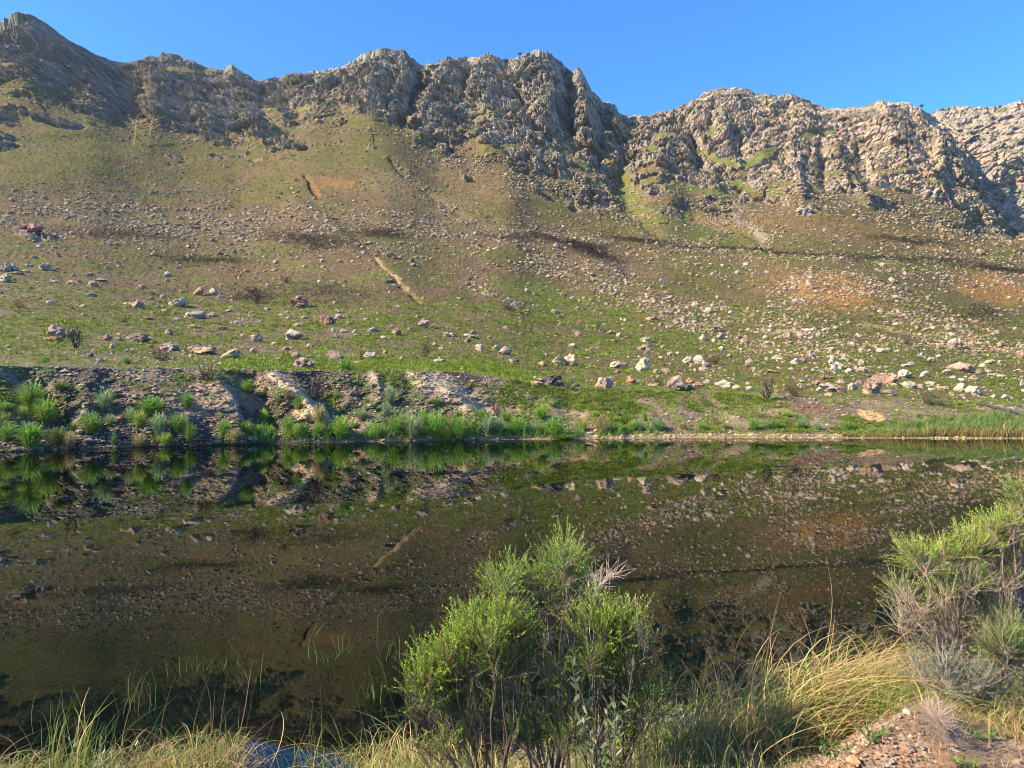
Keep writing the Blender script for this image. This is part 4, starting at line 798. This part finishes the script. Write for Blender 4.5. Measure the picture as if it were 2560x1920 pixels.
# ------------------------------------------------------------------ near plants
def on_ground(px, D):
    x_ = (px - 1106) / FPX * D; return np.array([x_, D, float(zn(x_, D))])
def sprigs(tips, dirs, r_, L, nleaf, leafL, leafW, c0, c1, up=.5):
    """dense little leaves spiralling round each twig tip"""
    n = len(tips); d = dirs / (np.linalg.norm(dirs, axis=1)[:, None] + 1e-9)
    t = np.tile(np.linspace(0, 1, nleaf), (n, 1)); LL = L * r_.uniform(.6, 1.3, n)
    pos = tips[:, None] + d[:, None] * (t * LL[:, None])[..., None]
    rd = r_.normal(size=(n, nleaf, 3)); rd -= (rd * d[:, None]).sum(-1, keepdims=True) * d[:, None]; rd /= np.linalg.norm(rd, axis=-1, keepdims=True) + 1e-9
    ld = rd + d[:, None] * up * r_.uniform(.6, 2.0, (n, nleaf, 1)); ld /= np.linalg.norm(ld, axis=-1, keepdims=True)
    sd_ = np.cross(ld, r_.normal(size=ld.shape)); sd_ /= np.linalg.norm(sd_, axis=-1, keepdims=True) + 1e-9
    ll = leafL * r_.uniform(.6, 1.3, (n, nleaf, 1)); w_ = leafW * r_.uniform(.7, 1.2, (n, nleaf, 1))
    V = np.stack([pos, pos + ld * ll * .5 + sd_ * w_ * .5, pos + ld * ll, pos + ld * ll * .5 - sd_ * w_ * .5], 2).reshape(-1, 3)
    F = np.arange(len(V)).reshape(-1, 4)
    v = r_.uniform(.5, 1.2, (n, 1, 1)) * np.where(r_.random((n, 1, 1)) < .1, np.array([1.5, .85, .8]), 1.0); cc = (c0[None, None] * (1 - t[..., None]) + c1[None, None] * t[..., None]) * v * r_.uniform(.85, 1.15, (n, nleaf, 1))
    return V, F, np.repeat(cc.reshape(-1, 3), 4, 0)
def shrub(name, label, cat, base, blobs, r_, stem_col, group=None, stem_r=.012, scale=1.0, drop=0.0):
    """blobs: (px, py, rx, ry, D, sprig count, c0, c1, upright, leafy 0..1) in picture units, turned into real places"""
    e = empty(name, [float(q_) for q_ in base]); b0 = np.array(base); stems, twigs, LV, LF, LC, o = [], [], [], [], [], 0
    sub = []
    for (px, py, rx, ry, D, cnt, c0, c1, upr, leafy) in blobs:
        if cnt < 110: sub.append((px, py, rx, ry, D, cnt, c0, c1, upr, leafy, 0)); continue
        ns_ = 3 + cnt // 150
        for q_ in range(ns_):
            a_ = r_.uniform(0, 6.28); m_ = .35 + .45 * r_.random(); k_ = r_.uniform(.28, .5)
            sub.append((px + math.cos(a_) * rx * m_, py + math.sin(a_) * ry * m_, rx * k_, ry * k_ * 1.15, D + r_.normal() * .1, int(cnt / ns_ * 2.2 * k_), c0, c1, upr, leafy, q_))
    blobs = sub; main_p = None
    for (px, py, rx, ry, D, cnt, c0, c1, upr, leafy, nth) in blobs:
        c_ = np.array(at(px, py + drop, D)) - b0; R_m = np.array([rx * D / FPX, min(rx, ry) * D / FPX * .85, ry * D / FPX])
        root = np.array([r_.normal() * .05, r_.normal() * .05, -.05]); low = c_ - np.array([0, 0, R_m[2] * .75])
        mid = root + (low - root) * .5 + r_.normal(size=3) * .03
        p = np.concatenate([wig(root, mid, r_, 4, .03), wig(mid, low, r_, 4, .04)[1:], wig(low, c_, r_, 3, .05)[1:]])
        if nth == 0: main_p = p
        else:
            fork = main_p[r_.integers(3, 6)]; p = np.concatenate([wig(fork, (fork + low) / 2 + (0, 0, -.03), r_, 4, .05), wig((fork + low) / 2 + (0, 0, -.03), low, r_, 4, .05)[1:], wig(low, c_, r_, 3, .05)[1:]])
        stems.append((p, np.linspace(stem_r, stem_r * .3, len(p)) * ((r_.uniform(.6, 1.1) if nth == 0 else .38) if leafy > .3 else .45)))
        cnt = int(cnt * (.62 if leafy > .3 else .9)); nbr = max(4, cnt // 12); u = r_.normal(size=(nbr, 3)); u /= np.linalg.norm(u, axis=1)[:, None]; u[:, 2] = u[:, 2] * .85 + .15
        rad = r_.random((nbr, 1)) ** .5 * (1.0 + 1.35 * perlin(u[:, 0] * 2.3 + px, u[:, 1] * 2.3, u[:, 2] * 2.3)[:, None]).clip(.25, 1.6); tip = c_ + u * rad * R_m * 1.0
        for q_ in range(nbr):
            s0 = p[r_.integers(len(p) - 4, len(p))] + (0, 0, -.2 * R_m[2]); tw = wig(s0, tip[q_], r_, 5, .07, -.08); twigs.append((tw, np.linspace(.0027, .0011, 5) * scale))
            m = max(1, cnt // nbr); tt0 = r_.integers(2, 5, m); st = tw[tt0] + r_.normal(size=(m, 3)) * .008
            dr = u[q_] * r_.uniform(.2, 1.1, (m, 1)) + r_.normal(size=(m, 3)) * (.45 if leafy > .3 else .9); dr[:, 2] += upr * 1.25; dr /= np.linalg.norm(dr, axis=1)[:, None]
            Ls = r_.uniform(.04, .19, m) * scale; en = st + dr * Ls[:, None]
            for w2 in range(m): twigs.append((np.stack([st[w2], (st[w2] + en[w2]) / 2 + r_.normal(size=3) * .006, en[w2]]), np.array([.0014, .0011, .0007]) * scale))
            lm = r_.random(m) < leafy
            if lm.any():
                V, F, cc = sprigs(st[lm] + dr[lm] * Ls[lm, None] * .25, dr[lm], r_, .115 * scale, 26, .0125 * scale, .0044 * scale, c0, c1, 1.0)
                LV.append(V); LF.append(F + o); LC.append(cc); o += len(V)
    V, F = tubes(stems, 7); mk('stems', V, F, M_bark, np.tile(stem_col, (len(V), 1)) * (1 + .3 * perlin(V[:, 0] * 30, V[:, 1] * 30, V[:, 2] * 10)[:, None]), e, smooth=True)
    V, F = tubes(twigs, 3); mk('twigs', V, F, M_bark, np.tile(stem_col * 1.05, (len(V), 1)), e)
    if LV: mk('foliage', np.concatenate(LV), np.concatenate(LF), M_leaf, np.concatenate(LC), e)
    return tag(e, label, cat, group)
LB0, LB1 = rgb(.10, .18, .015), rgb(.28, .46, .03); LD0, LD1 = rgb(.06, .11, .015), rgb(.15, .27, .03); LY0, LY1 = rgb(.12, .21, .02), rgb(.32, .48, .04)
GR0, GR1 = rgb(.12, .14, .06), rgb(.20, .24, .09); TWP = rgb(.34, .24, .20)
def zb(zx, zy): return 830 + zx * .3125, 1140.6 + zy * .3125
def bl(zx, zy, rx, ry, D, cnt, c, upr=.6, leafy=1.0, zf=zb, k=.3125):
    a_, b_ = zf(zx, zy); return (a_, b_, rx * k, ry * k, D, int(cnt), c[0], c[1], upr, leafy)
r_ = np.random.default_rng(41)
shrub('shrub', 'tall upright green shrub with bright top and pale bare stems, middle of the near bank', 'shrub', on_ground(1200, 3.75),
      [bl(1180, 260, 210, 130, 3.75, 640, (LB0, LB1)), bl(830, 370, 130, 90, 3.7, 300, (LB0, LB1)), bl(1080, 570, 120, 90, 3.8, 200, (LD0, LD1), .3, .8), bl(1230, 430, 170, 80, 3.8, 240, (LD0, LD1), .3, .8), bl(1330, 330, 90, 80, 3.7, 150, (LB0, LB1)), bl(1230, 120, 18, 46, 3.75, 30, (LY0, LY1), 1.5),
       bl(900, 500, 80, 90, 3.8, 90, (GR0, GR1), .3, .5), bl(1230, 680, 120, 90, 3.85, 80, (LD0, LD1), .2, .5), bl(1100, 800, 90, 120, 3.8, 50, (LD0, LD1), .2, .4), bl(1050, 1150, 180, 150, 3.8, 130, (LD0, LY1), .6, .7), bl(1150, 1420, 190, 110, 3.7, 200, (LD0, LY1), .8, .8), bl(850, 1420, 150, 110, 3.65, 130, (LD0, LY1), .8, .8)], r_, rgb(.17, .125, .105), 'shrubs growing on the near bank', .009, 1.0, 12)
shrub('shrub', 'bushy yellow-green shrub with dark stems left of the tall middle one', 'shrub', on_ground(1080, 3.55),
      [bl(700, 680, 170, 110, 3.5, 520, (LY0, LY1), 1.0), bl(560, 830, 170, 130, 3.5, 560, (LY0, LY1), 1.0), bl(360, 980, 180, 130, 3.5, 560, (LY0, LY1), .9), bl(250, 1100, 110, 120, 3.5, 300, (LD0, LY1), .8), bl(800, 800, 170, 130, 3.6, 420, (GD, LD1), .8), bl(450, 1130, 160, 110, 3.6, 260, (LD0, LD1), .7, .8), bl(930, 720, 60, 70, 3.45, 100, (LY0, LY1), 1.1),
       bl(640, 1010, 150, 120, 3.6, 260, (GD, LD1), .5, .8), bl(620, 620, 40, 60, 3.5, 60, (LY0, LY1), 1.6), bl(860, 960, 120, 110, 3.5, 170, (LD0, LD1), .5, .7), bl(280, 1250, 130, 90, 3.6, 150, (LD0, LD1), .5, .6), bl(520, 1330, 200, 120, 3.6, 140, (LD0, LY1), .6, .6), bl(350, 1480, 170, 110, 3.5, 140, (LD0, LY1), .8, .6), bl(700, 1250, 160, 150, 3.6, 110, (GD, LD1), .5, .6)], r_, rgb(.095, .07, .05), 'shrubs growing on the near bank', .008, 1.0, 16)
shrub('shrub', 'dark-stemmed green shrub right of the tall middle one with fine pale tips', 'shrub', on_ground(1275, 3.5),
      [bl(1470, 620, 130, 110, 3.45, 330, (LD0, LY1), 1.1), bl(1640, 680, 150, 120, 3.45, 400, (LD0, LY1), 1.0), bl(1790, 760, 80, 90, 3.45, 160, (GR0, rgb(.30, .36, .12)), 1.1), bl(1440, 800, 150, 120, 3.5, 280, (LD0, LD1), .7, .9), bl(1640, 880, 200, 110, 3.55, 380, (LD0, LD1), .6, .9), bl(1280, 950, 120, 120, 3.5, 200, (LD0, LD1), .3, .8),
       bl(1860, 1120, 130, 120, 3.45, 300, (GD, LD1), .3), bl(1700, 1080, 130, 110, 3.5, 200, (GD, LD1), .3, .8), bl(1710, 580, 40, 50, 3.45, 60, (LY0, rgb(.36, .45, .12)), 1.6), bl(1500, 520, 50, 50, 3.45, 70, (LY0, rgb(.34, .42, .10)), 1.5), bl(1580, 1040, 120, 90, 3.5, 80, (TWP * .7, TWP), .3, .15), bl(1400, 1150, 160, 120, 3.6, 110, (GD, LD1), .4, .7), bl(1330, 1400, 170, 110, 3.5, 150, (LD0, LD1), .6, .8), bl(1650, 1300, 150, 120, 3.5, 110, (GD, LD1), .4, .5)], r_, rgb(.09, .065, .048), 'shrubs growing on the near bank', .0075, 1.0, 34)
def zc(zx, zy): return 1659 + zx * .401, 993.7 + zy * .401
def br(zx, zy, rx, ry, D, cnt, c, upr=.6, leafy=1.0): return bl(zx, zy, rx, ry, D, cnt, c, upr, leafy, zc, .401)
shrub('shrub', 'large half-dead shrub at the right edge with bright green tips over greyish pink twigs', 'shrub', on_ground(2130, 4.1),
      [br(880, 430, 110, 75, 4.1, 420, (LB0, LY1)), br(1090, 345, 100, 60, 4.15, 380, (LB0, LY1)), br(1270, 250, 90, 80, 4.2, 380, (LB0, LY1)), br(1370, 120, 70, 90, 4.3, 300, (LD0, LY1)), br(745, 620, 90, 60, 4.1, 200, (GR0, LD1), .5, .8), br(720, 780, 80, 45, 4.05, 160, (GR0, GR1), .5, .7), br(940, 610, 90, 60, 4.1, 170, (LD0, LY1), .7, .8),
       br(1120, 560, 90, 60, 4.15, 180, (LD0, LD1), .6, .9), br(1300, 470, 130, 120, 4.2, 330, (GR0, LD1), .5, .7), br(980, 520, 140, 110, 4.15, 330, (GR0, LD1), .4, .34), br(1100, 720, 210, 130, 4.15, 520, (GR0, LD1), .3, .32), br(1080, 900, 160, 130, 4.1, 420, (GR0, GR1), .3, .04), br(900, 740, 140, 100, 4.1, 260, (GR0, LD1), .3, .32), br(1290, 650, 120, 130, 4.2, 300, (GR0, LD1), .4, .4),
       br(1300, 800, 120, 90, 4.1, 260, (GR0, LD1), .4, .36), br(1330, 340, 100, 90, 4.2, 240, (LD0, LY1), .6, .7), br(1480, 400, 160, 250, 4.3, 500, (LD0, LD1), .5, .6)], r_, rgb(.27, .19, .14), 'shrubs growing on the near bank', .009, 1.0, 46)
shrub('shrub', 'low dull green shrub under the large half-dead one at the right edge', 'shrub', on_ground(2185, 3.75),
      [br(1300, 1010, 110, 90, 3.75, 420, (GR0, LD1), .7), br(1340, 1080, 90, 70, 3.7, 240, (GD, LD1), .6), br(1420, 980, 120, 110, 3.8, 260, (GR0, LD1), .6)], r_, rgb(.2, .15, .12), 'shrubs growing on the near bank', .008)
shrub('shrub', 'low blue-grey shrub at the edge of the gravel near the golden grass', 'shrub', on_ground(2060, 3.75),
      [br(900, 1200, 100, 60, 3.75, 260, (rgb(.12, .15, .10), rgb(.22, .27, .19)), .5), br(1040, 1220, 100, 70, 3.7, 260, (rgb(.12, .15, .10), rgb(.24, .28, .20)), .5), br(1170, 1240, 100, 70, 3.7, 200, (rgb(.09, .12, .07), rgb(.17, .21, .12)), .5), br(1220, 1180, 70, 60, 3.75, 120, (rgb(.12, .15, .10), rgb(.24, .28, .20)), .8)], r_, rgb(.25, .2, .17), 'shrubs growing on the near bank', .006)
shrub('dead_brush', 'small tangle of grey dead twigs on the gravel below the blue-grey shrub', 'dead brush', on_ground(2020, 3.35),
      [br(890, 1380, 50, 70, 3.35, 420, (GR0, GR1), .2, 0), br(930, 1440, 40, 40, 3.3, 160, (GR0, GR1), .2, 0)], r_, rgb(.26, .19, .14), None, .004, .8)
shrub('dead_plant', 'bleached dry seed plant rising behind the tall middle shrub', 'dead plant', on_ground(1262, 4.1),
      [bl(1480, 380, 70, 60, 4.1, 60, (GR0, GR1), .8, 0), bl(1560, 320, 40, 40, 4.1, 40, (GR0, GR1), .8, 0), bl(1430, 450, 40, 50, 4.1, 26, (GR0, GR1), .8, 0)], r_, rgb(.42, .34, .28), None, .004, .8)
# broad-leaved sapling
def broadleaf(label, px, D, H, n, L, c0, c1, r_, name='sapling', cat='sapling', spread=.16):
    b = on_ground(px, D); e = empty(name, [float(q_) for q_ in b]); segs, P_, Dr = [], [], []
    for i in range(n):
        tip = np.array([r_.normal() * spread, r_.normal() * spread * .6, H * r_.uniform(.55, 1)]); p = wig((r_.normal() * .01, 0, -.03), tip, r_, 7, .04); segs.append((p, np.linspace(.005, .0018, 7)))
        for t in np.linspace(.25, 1, 18):
            k_ = t * 6; i0 = min(int(k_), 5); P_.append(p[i0] + (p[i0 + 1] - p[i0]) * (k_ - i0)); a = r_.uniform(0, 6.28); Dr.append((math.cos(a), math.sin(a), r_.uniform(.5, 1.6)))
    V, F = tubes(segs, 5); mk('stems', V, F, M_bark, np.tile(rgb(.12, .085, .06), (len(V), 1)), e)
    P_ = np.array(P_); Dr = np.array(Dr); Dr /= np.linalg.norm(Dr, axis=1)[:, None]; sdv = np.cross(Dr, r_.normal(size=Dr.shape)); sdv /= np.linalg.norm(sdv, axis=1)[:, None]; m = len(P_)
    l_ = L * r_.uniform(.6, 1.2, (m, 1)); w_ = l_ * .32; V = np.stack([P_, P_ + Dr * l_ * .35 + sdv * w_ * .5, P_ + Dr * l_ * .7 + sdv * w_ * .4, P_ + Dr * l_, P_ + Dr * l_ * .7 - sdv * w_ * .4, P_ + Dr * l_ * .35 - sdv * w_ * .5], 1).reshape(-1, 3)
    F = np.arange(m)[:, None] * 6; F4 = np.concatenate([F + [0, 1, 2, 5], F + [2, 3, 4, 5]]); cc = np.repeat(mix(np.tile(c0, (m, 1)), np.tile(c1, (m, 1)), r_.random(m)), 6, 0)
    mk('leaves', V, F4, M_leaf, cc, e); return tag(e, label, cat)
r_ = np.random.default_rng(43)
broadleaf('grey-green broad-leaved sapling with dark stem at the right foot of the middle shrubs', 1318, 3.25, .85, 8, .052, rgb(.09, .12, .05), rgb(.19, .24, .12), r_)
broadleaf('bright green leafy sprig low at the foot of the middle shrubs', 1325, 3.0, .45, 3, .03, rgb(.12, .25, .03), rgb(.2, .36, .05), r_, 'leafy_sprig', 'plant', .03)
broadleaf('pale green leafy plant low in the grass, bottom left of the picture', 200, 5.45, .34, 16, .05, rgb(.12, .2, .04), rgb(.32, .38, .22), r_, 'leafy_plant', 'plant', .3)
broadleaf('small bright green feathery plant at the water below the reeds', 717, 5.5, .22, 14, .035, rgb(.08, .26, .03), rgb(.14, .38, .04), r_, 'leafy_plant', 'plant', .09)
broadleaf('slender leafy green spike standing among the golden grass', 1738, 3.95, .62, 1, .03, rgb(.12, .22, .03), rgb(.22, .34, .05), r_, 'leafy_spike', 'plant', .01)

# long grasses of the near bank
def near_grass(label, px, D, n, H, spread, lean, mixg, r_, wd=.0045, curl=1.2, cat='grass clump', stalks=0, rootw=.12, group='long grass clumps on the near bank'):
    b = on_ground(px, D); b[2] = max(b[2], -.35); e = empty('grass_clump', [float(q_) for q_ in b])
    def part(nm, m, c0, c1, hs=1.0, cl=curl, w_=wd, sp=1.0):
        if m < 1: return
        root = np.stack([r_.normal(size=m) * rootw, r_.normal(size=m) * rootw * .7, np.full(m, -.04)], 1)
        hh = H * hs * (.35 + .65 * r_.random(m) ** .7); ln = r_.normal(size=(m, 3)) * spread * sp * hh[:, None] / H + np.array(lean)[None] * hh[:, None] / H * r_.uniform(.3, 1.4, (m, 1)) * sp; ln[:, 2] = 0
        v = r_.uniform(.65, 1.15, (m, 1)); V, F, cc = blades(root, hh, ln, np.full(m, w_) * r_.uniform(.6, 1.3, m), c0 * v, c1 * v, r_, seg=9, curl=cl * r_.uniform(.5, 1.25, m)[:, None], face=r_.uniform(-1.4, 1.4, m))
        mk(nm, V, F, M_grass, cc, e)
    part('green_blades', int(n * mixg), rgb(.10, .17, .03), rgb(.26, .34, .06)); part('dry_blades', n - int(n * mixg), rgb(.36, .22, .08), rgb(.72, .54, .24))
    part('seed_stalks', stalks, rgb(.22, .14, .06), rgb(.45, .30, .14), 1.35, .2, wd * .8, .35)
    return tag(e, label, cat, group)
r_ = np.random.default_rng(47)
for a in [('straw tussock with curled dead blades left of centre at the bottom edge', 300, 5.5, 650, .62, .26, (.02, 0, 0), .35, .006, 1.9, 6, .16), ('tall straw and green tussock with long crossing stalks, beside the dark pool', 455, 5.45, 800, .85, .27, (.05, 0, 0), .4, .006, 1.7, 16, .15),
          ('yellow-green grass clump in the bottom left corner', 60, 5.3, 500, .42, .25, (.05, 0, 0), .6, .006, 1.3, 4, .3), ('green upright reeds left of the straw tussocks', 170, 5.6, 60, .8, .12, (.05, 0, 0), .8, .008, .4, 2, .15), ('loose green grass behind the straw tussocks', 380, 5.9, 110, .75, .3, (.08, 0, 0), .75, .006, 1.0, 5, .2),
          ('sparse green and tan grass in the shallow water left of the shrubs', 690, 5.9, 90, .7, .25, (0, 0, 0), .7, .006, .9, 6, .15), ('arching dry grass left of the middle shrubs', 850, 5.2, 260, .85, .42, (-.12, 0, 0), .45, .006, 1.7, 4, .14), ('thick straw and green tussock at the left foot of the middle shrubs', 915, 4.6, 900, .85, .22, (-.05, 0, 0), .45, .005, 1.7, 6, .16),
          ('straw tussock half hidden behind the middle shrubs', 1080, 4.4, 700, .75, .25, (.05, 0, 0), .35, .005, 1.7, 4, .2), ('grass under the stems of the middle shrubs', 1020, 3.3, 420, .5, .2, (0, 0, 0), .55, .004, 1.6, 2, .25), ('green grass at the waterline behind the right foot of the shrubs', 1395, 4.9, 520, .62, .3, (.05, 0, 0), .65, .005, 1.3, 3, .22), ('grass at the right foot of the middle shrubs', 1400, 3.5, 300, .36, .25, (.05, 0, 0), .4, .004, 1.7, 2, .22),
          ('long green and straw grass beside the right foot of the shrubs', 1490, 3.95, 420, .72, .33, (.12, 0, 0), .6, .0042, 1.5, 8, .14), ('upright mixed green and tan grass between the shrubs and golden grass', 1590, 3.9, 560, .75, .3, (.25, 0, 0), .45, .0042, 1.5, 6, .16), ('golden grass arching right, left part of the sweep', 1690, 3.95, 520, .9, .3, (.75, -.05, 0), .3, .0058, 1.3, 8, .16),
          ('dense golden grass swept right under the large half-dead shrub', 1790, 4.05, 850, .88, .3, (.8, -.05, 0), .2, .0058, 1.35, 8, .18), ('golden grass at the right end of the sweep', 1900, 4.15, 520, .7, .3, (.55, 0, 0), .3, .0055, 1.4, 4, .18), ('fresh green grass tuft at the gravel edge under the golden grass', 1950, 3.75, 360, .3, .16, (.05, 0, 0), .9, .004, 1.0, 0, .14),
          ('thin greyish grass at the gravel edge below the golden sweep', 1720, 3.65, 220, .24, .2, (.08, 0, 0), .35, .0035, 1.6, 0, .18), ('dry grass behind the blue-grey shrub', 2080, 4.0, 420, .5, .25, (.1, 0, 0), .3, .004, 1.6, 2, .25), ('dry grass at the right edge of the gravel', 2200, 3.5, 420, .42, .25, (-.1, 0, 0), .3, .004, 1.7, 2, .2), ('dry grass tuft in the shade left of the gravel', 1530, 3.35, 240, .2, .2, (.05, 0, 0), .3, .0035, 1.7, 0, .22)]:
    near_grass(a[0], a[1], a[2], a[3], a[4], a[5], a[6], a[7], r_, a[8], a[9], 'grass clump', a[10], a[11])
# thin reeds standing in the water
for k, (px, py, D, n, H) in enumerate([(300, 1520, 7.2, 10, .7), (411, 1470, 8.2, 16, .55), (500, 1440, 8.6, 6, .5), (555, 1480, 8.0, 5, .5), (667, 1420, 9.6, 5, .4), (700, 1480, 8.6, 14, .45), (745, 1440, 9.0, 8, .5), (810, 1500, 7.6, 12, .6), (855, 1440, 8.6, 9, .5), (905, 1400, 7.2, 2, 1.1), (985, 1330, 5.5, 3, 1.5), (1640, 1420, 5.2, 7, .6), (1850, 1380, 5.4, 6, .75), (1560, 1440, 5.6, 5, .5), (1790, 1330, 6.5, 6, .8), (120, 1560, 6.8, 6, .6)]):
    x_ = (px - 1106) / FPX * D; e = empty('reeds', (x_, D, max(-.3, float(zn(x_, D))))); m = n; root = np.stack([r_.normal(size=m) * .09, r_.normal(size=m) * .09, np.zeros(m)], 1)
    V, F, cc = blades(root, r_.uniform(.6, 1.1, m) * (H + .25), r_.normal(size=(m, 3)) * (.12, .1, 0), np.full(m, .0055), np.tile(rgb(.10, .16, .03), (m, 1)), np.tile(rgb(.22, .30, .06) if k not in (9, 10) else rgb(.34, .22, .13), (m, 1)), r_, seg=6, curl=.5)
    mk('stalks', V, F, M_grass, cc, e)
    where = ['left of the tall straw tussock', 'just behind the tall straw tussock', 'behind the dark pool', 'behind the dark pool further right', 'farthest out in the water', 'in the water left of the shrubs', 'in open water near the shrubs', 'close to the arching dry grass', 'left of the bushy yellow-green shrub', 'as one tall dry stalk left of the shrubs', 'as tall dry stalks rising behind the left shrub', 'behind the mixed tan grass', 'above the golden sweep', 'right of the middle shrubs', 'farthest out on the right', 'at the far left'][k]
    tag(e, 'thin reeds standing in the water ' + where if k not in (9, 10) else 'thin plant ' + where, 'reeds', 'thin reeds in the shallows')

# ground of the near bank: gravel, straw litter, named stones, small weeds
rr = np.random.default_rng(61)
N = 34000; x_ = rr.uniform(-.5, 4.2, N); y_ = rr.uniform(1.9, 5.0, N); z_ = zn(x_, y_); k_ = z_ > 1.15; x_, y_, z_ = x_[k_], y_[k_], z_[k_]; n = len(x_)
pal2 = np.array([(.33, .235, .15), (.28, .17, .10), (.33, .13, .06), (.40, .32, .23), (.18, .12, .085)]); cs = pal2[rr.choice(5, n, p=[.3, .25, .15, .2, .1])] * rr.uniform(.6, 1.1, (n, 1))
tag(scatter_mesh('gravel', np.stack([x_, y_, z_], 1), rr.lognormal(math.log(.0075), .65, n).clip(.0025, .017), cs, M_pebble, rr, flat=(.35, .7)), 'reddish gravel and chips on the near bank', 'gravel', kind='stuff')
N = 20000; x_ = rr.uniform(-1, 4.3, N); y_ = rr.uniform(1.9, 5.2, N); z_ = zn(x_, y_) + .014; ok = (z_ > .9) & (rr.random(N) < .35 + .65 * (fbm(x_ * 2, y_ * 2, 0 * x_, 2) > -.1)); x_, y_, z_ = x_[ok], y_[ok], z_[ok]; n = len(x_)
root = np.stack([x_, y_, z_], 1); a = rr.uniform(0, 6.28, n); L = rr.uniform(.02, .14, n); ln = np.stack([np.cos(a) * L, np.sin(a) * L, 0 * a], 1)
V, F, cc = blades(root, rr.uniform(.004, .045, n), ln, np.full(n, .0034), np.tile(rgb(.36, .26, .16), (n, 1)) * rr.uniform(.5, 1.2, (n, 1)), np.tile(rgb(.48, .36, .23), (n, 1)) * rr.uniform(.6, 1.2, (n, 1)), rr, seg=3, face=a + 1.57)
tag(mk('straw_litter', V, F, M_grass, cc), 'dry straw and twig litter on the near bank', 'litter', kind='stuff')
N = 22000; x_ = rr.uniform(-5, 4.5, N); y_ = rr.uniform(2.0, 6.4, N); z_ = zn(x_, y_); ok = (z_ < 1.36) & (z_ > .02) & ((x_ > .4) | (rr.random(N) < .4)); x_, y_, z_ = x_[ok], y_[ok], z_[ok]; n = len(x_); root = np.stack([x_, y_, z_ - .01], 1); hh = rr.uniform(.05, .30, n) * (.5 + .9 * (fbm(x_ * 1.5, y_ * 1.5, 0 * x_, 2) > 0)); gm = (rr.random((n, 1)) < .55)
V, F, cc = blades(root, hh, rr.normal(size=(n, 3)) * (.08, .08, 0), np.full(n, .0045), np.where(gm, rgb(.10, .16, .03), rgb(.3, .2, .1)), np.where(gm, rgb(.2, .28, .05), rgb(.5, .38, .19)), rr, seg=4, curl=1.2)
tag(mk('bank_grass', V, F, M_grass, cc), 'short mixed green and dry grass covering the near bank slope', 'grass', kind='stuff')
for k, (px, py, w_, h_, ck, lb) in enumerate([(1948, 1553, 22, 12, 'white', 'flat white stone at the gravel edge below the golden grass'), (1835, 1643, 36, 18, 'orange', 'brick-red stone near the bottom edge of the gravel'), (1755, 1625, 16, 10, 'tan', 'small tan stone left of the brick-red stone'), (2010, 1572, 14, 8, 'white', 'small white stone beside the dead twigs'), (2160, 1578, 18, 10, 'rust', 'dark red stone on the right of the gravel'), (1700, 1590, 14, 8, 'white', 'small pale stone in the shade edge of the gravel'),
                                              (2050, 1625, 20, 12, 'cream', 'cream stone in the middle of the gravel'), (1950, 1650, 16, 8, 'rust', 'small rust-coloured stone at the bottom edge'), (1610, 1640, 18, 12, 'pink', 'pinkish stone at the left of the gravel'), (2185, 1640, 24, 14, 'tan', 'tan stone in the bottom right corner')]):
    D = 1.6 * FPX / (py - HOR) * .985; x_ = (px - 1106) / FPX * D; r_ = np.random.default_rng(900 + k); V = rock_shape(IV_mid, r_, 10, (.5, .9), .05) * (w_ * D / FPX / 2, w_ * D / FPX / 2.4, h_ * D / FPX * .6)
    o = mk('stone', V, IF_mid, M_pebble, np.tile(np.array(ROCKCOL[ck]), (len(V), 1)) * 1.1); o.location = (x_, D, float(zn(x_, D)) + h_ * D / FPX * .3); tag(o, lb, 'stone')
for k, (px, D, lb) in enumerate([(1880, 3.3, 'small green weed in front of the dead twigs'), (2075, 3.05, 'flat bright green weed on the gravel'), (1800, 3.35, 'broad-bladed green seedling on the gravel'), (1650, 3.3, 'tiny green weed at the shaded left of the gravel'), (2120, 3.35, 'round-leaved green weed right of the dead twigs')]):
    broadleaf(lb, px, D, .05, 7, .024, rgb(.08, .18, .03), rgb(.13, .26, .04), np.random.default_rng(950 + k), 'weed', 'weed', .05)

# ------------------------------------------------------------------ air
hz = bpy.data.materials.new('haze_air'); hz.use_nodes = True; n_ = hz.node_tree.nodes; n_.clear()
ho = n_.new('ShaderNodeOutputMaterial'); pv = n_.new('ShaderNodeVolumePrincipled'); pv.inputs['Color'].default_value = (.80, .88, 1, 1); pv.inputs['Density'].default_value = 0.00005; pv.inputs['Anisotropy'].default_value = 0.3
hz.node_tree.links.new(pv.outputs[0], ho.inputs['Volume'])
X0, X1_, Y0, Y1_, Z0, Z1_ = -4200, 4200, -4200, 4200, -4, 420
tag(mk('haze', [(X0, Y0, Z0), (X1_, Y0, Z0), (X1_, Y1_, Z0), (X0, Y1_, Z0), (X0, Y0, Z1_), (X1_, Y0, Z1_), (X1_, Y1_, Z1_), (X0, Y1_, Z1_)], [(0, 3, 2, 1), (4, 5, 6, 7), (0, 1, 5, 4), (1, 2, 6, 5), (2, 3, 7, 6), (3, 0, 4, 7)], hz), 'thin clear-day air over the lake and hills', 'haze', kind='stuff')
scene.cycles.volume_bounces = 0
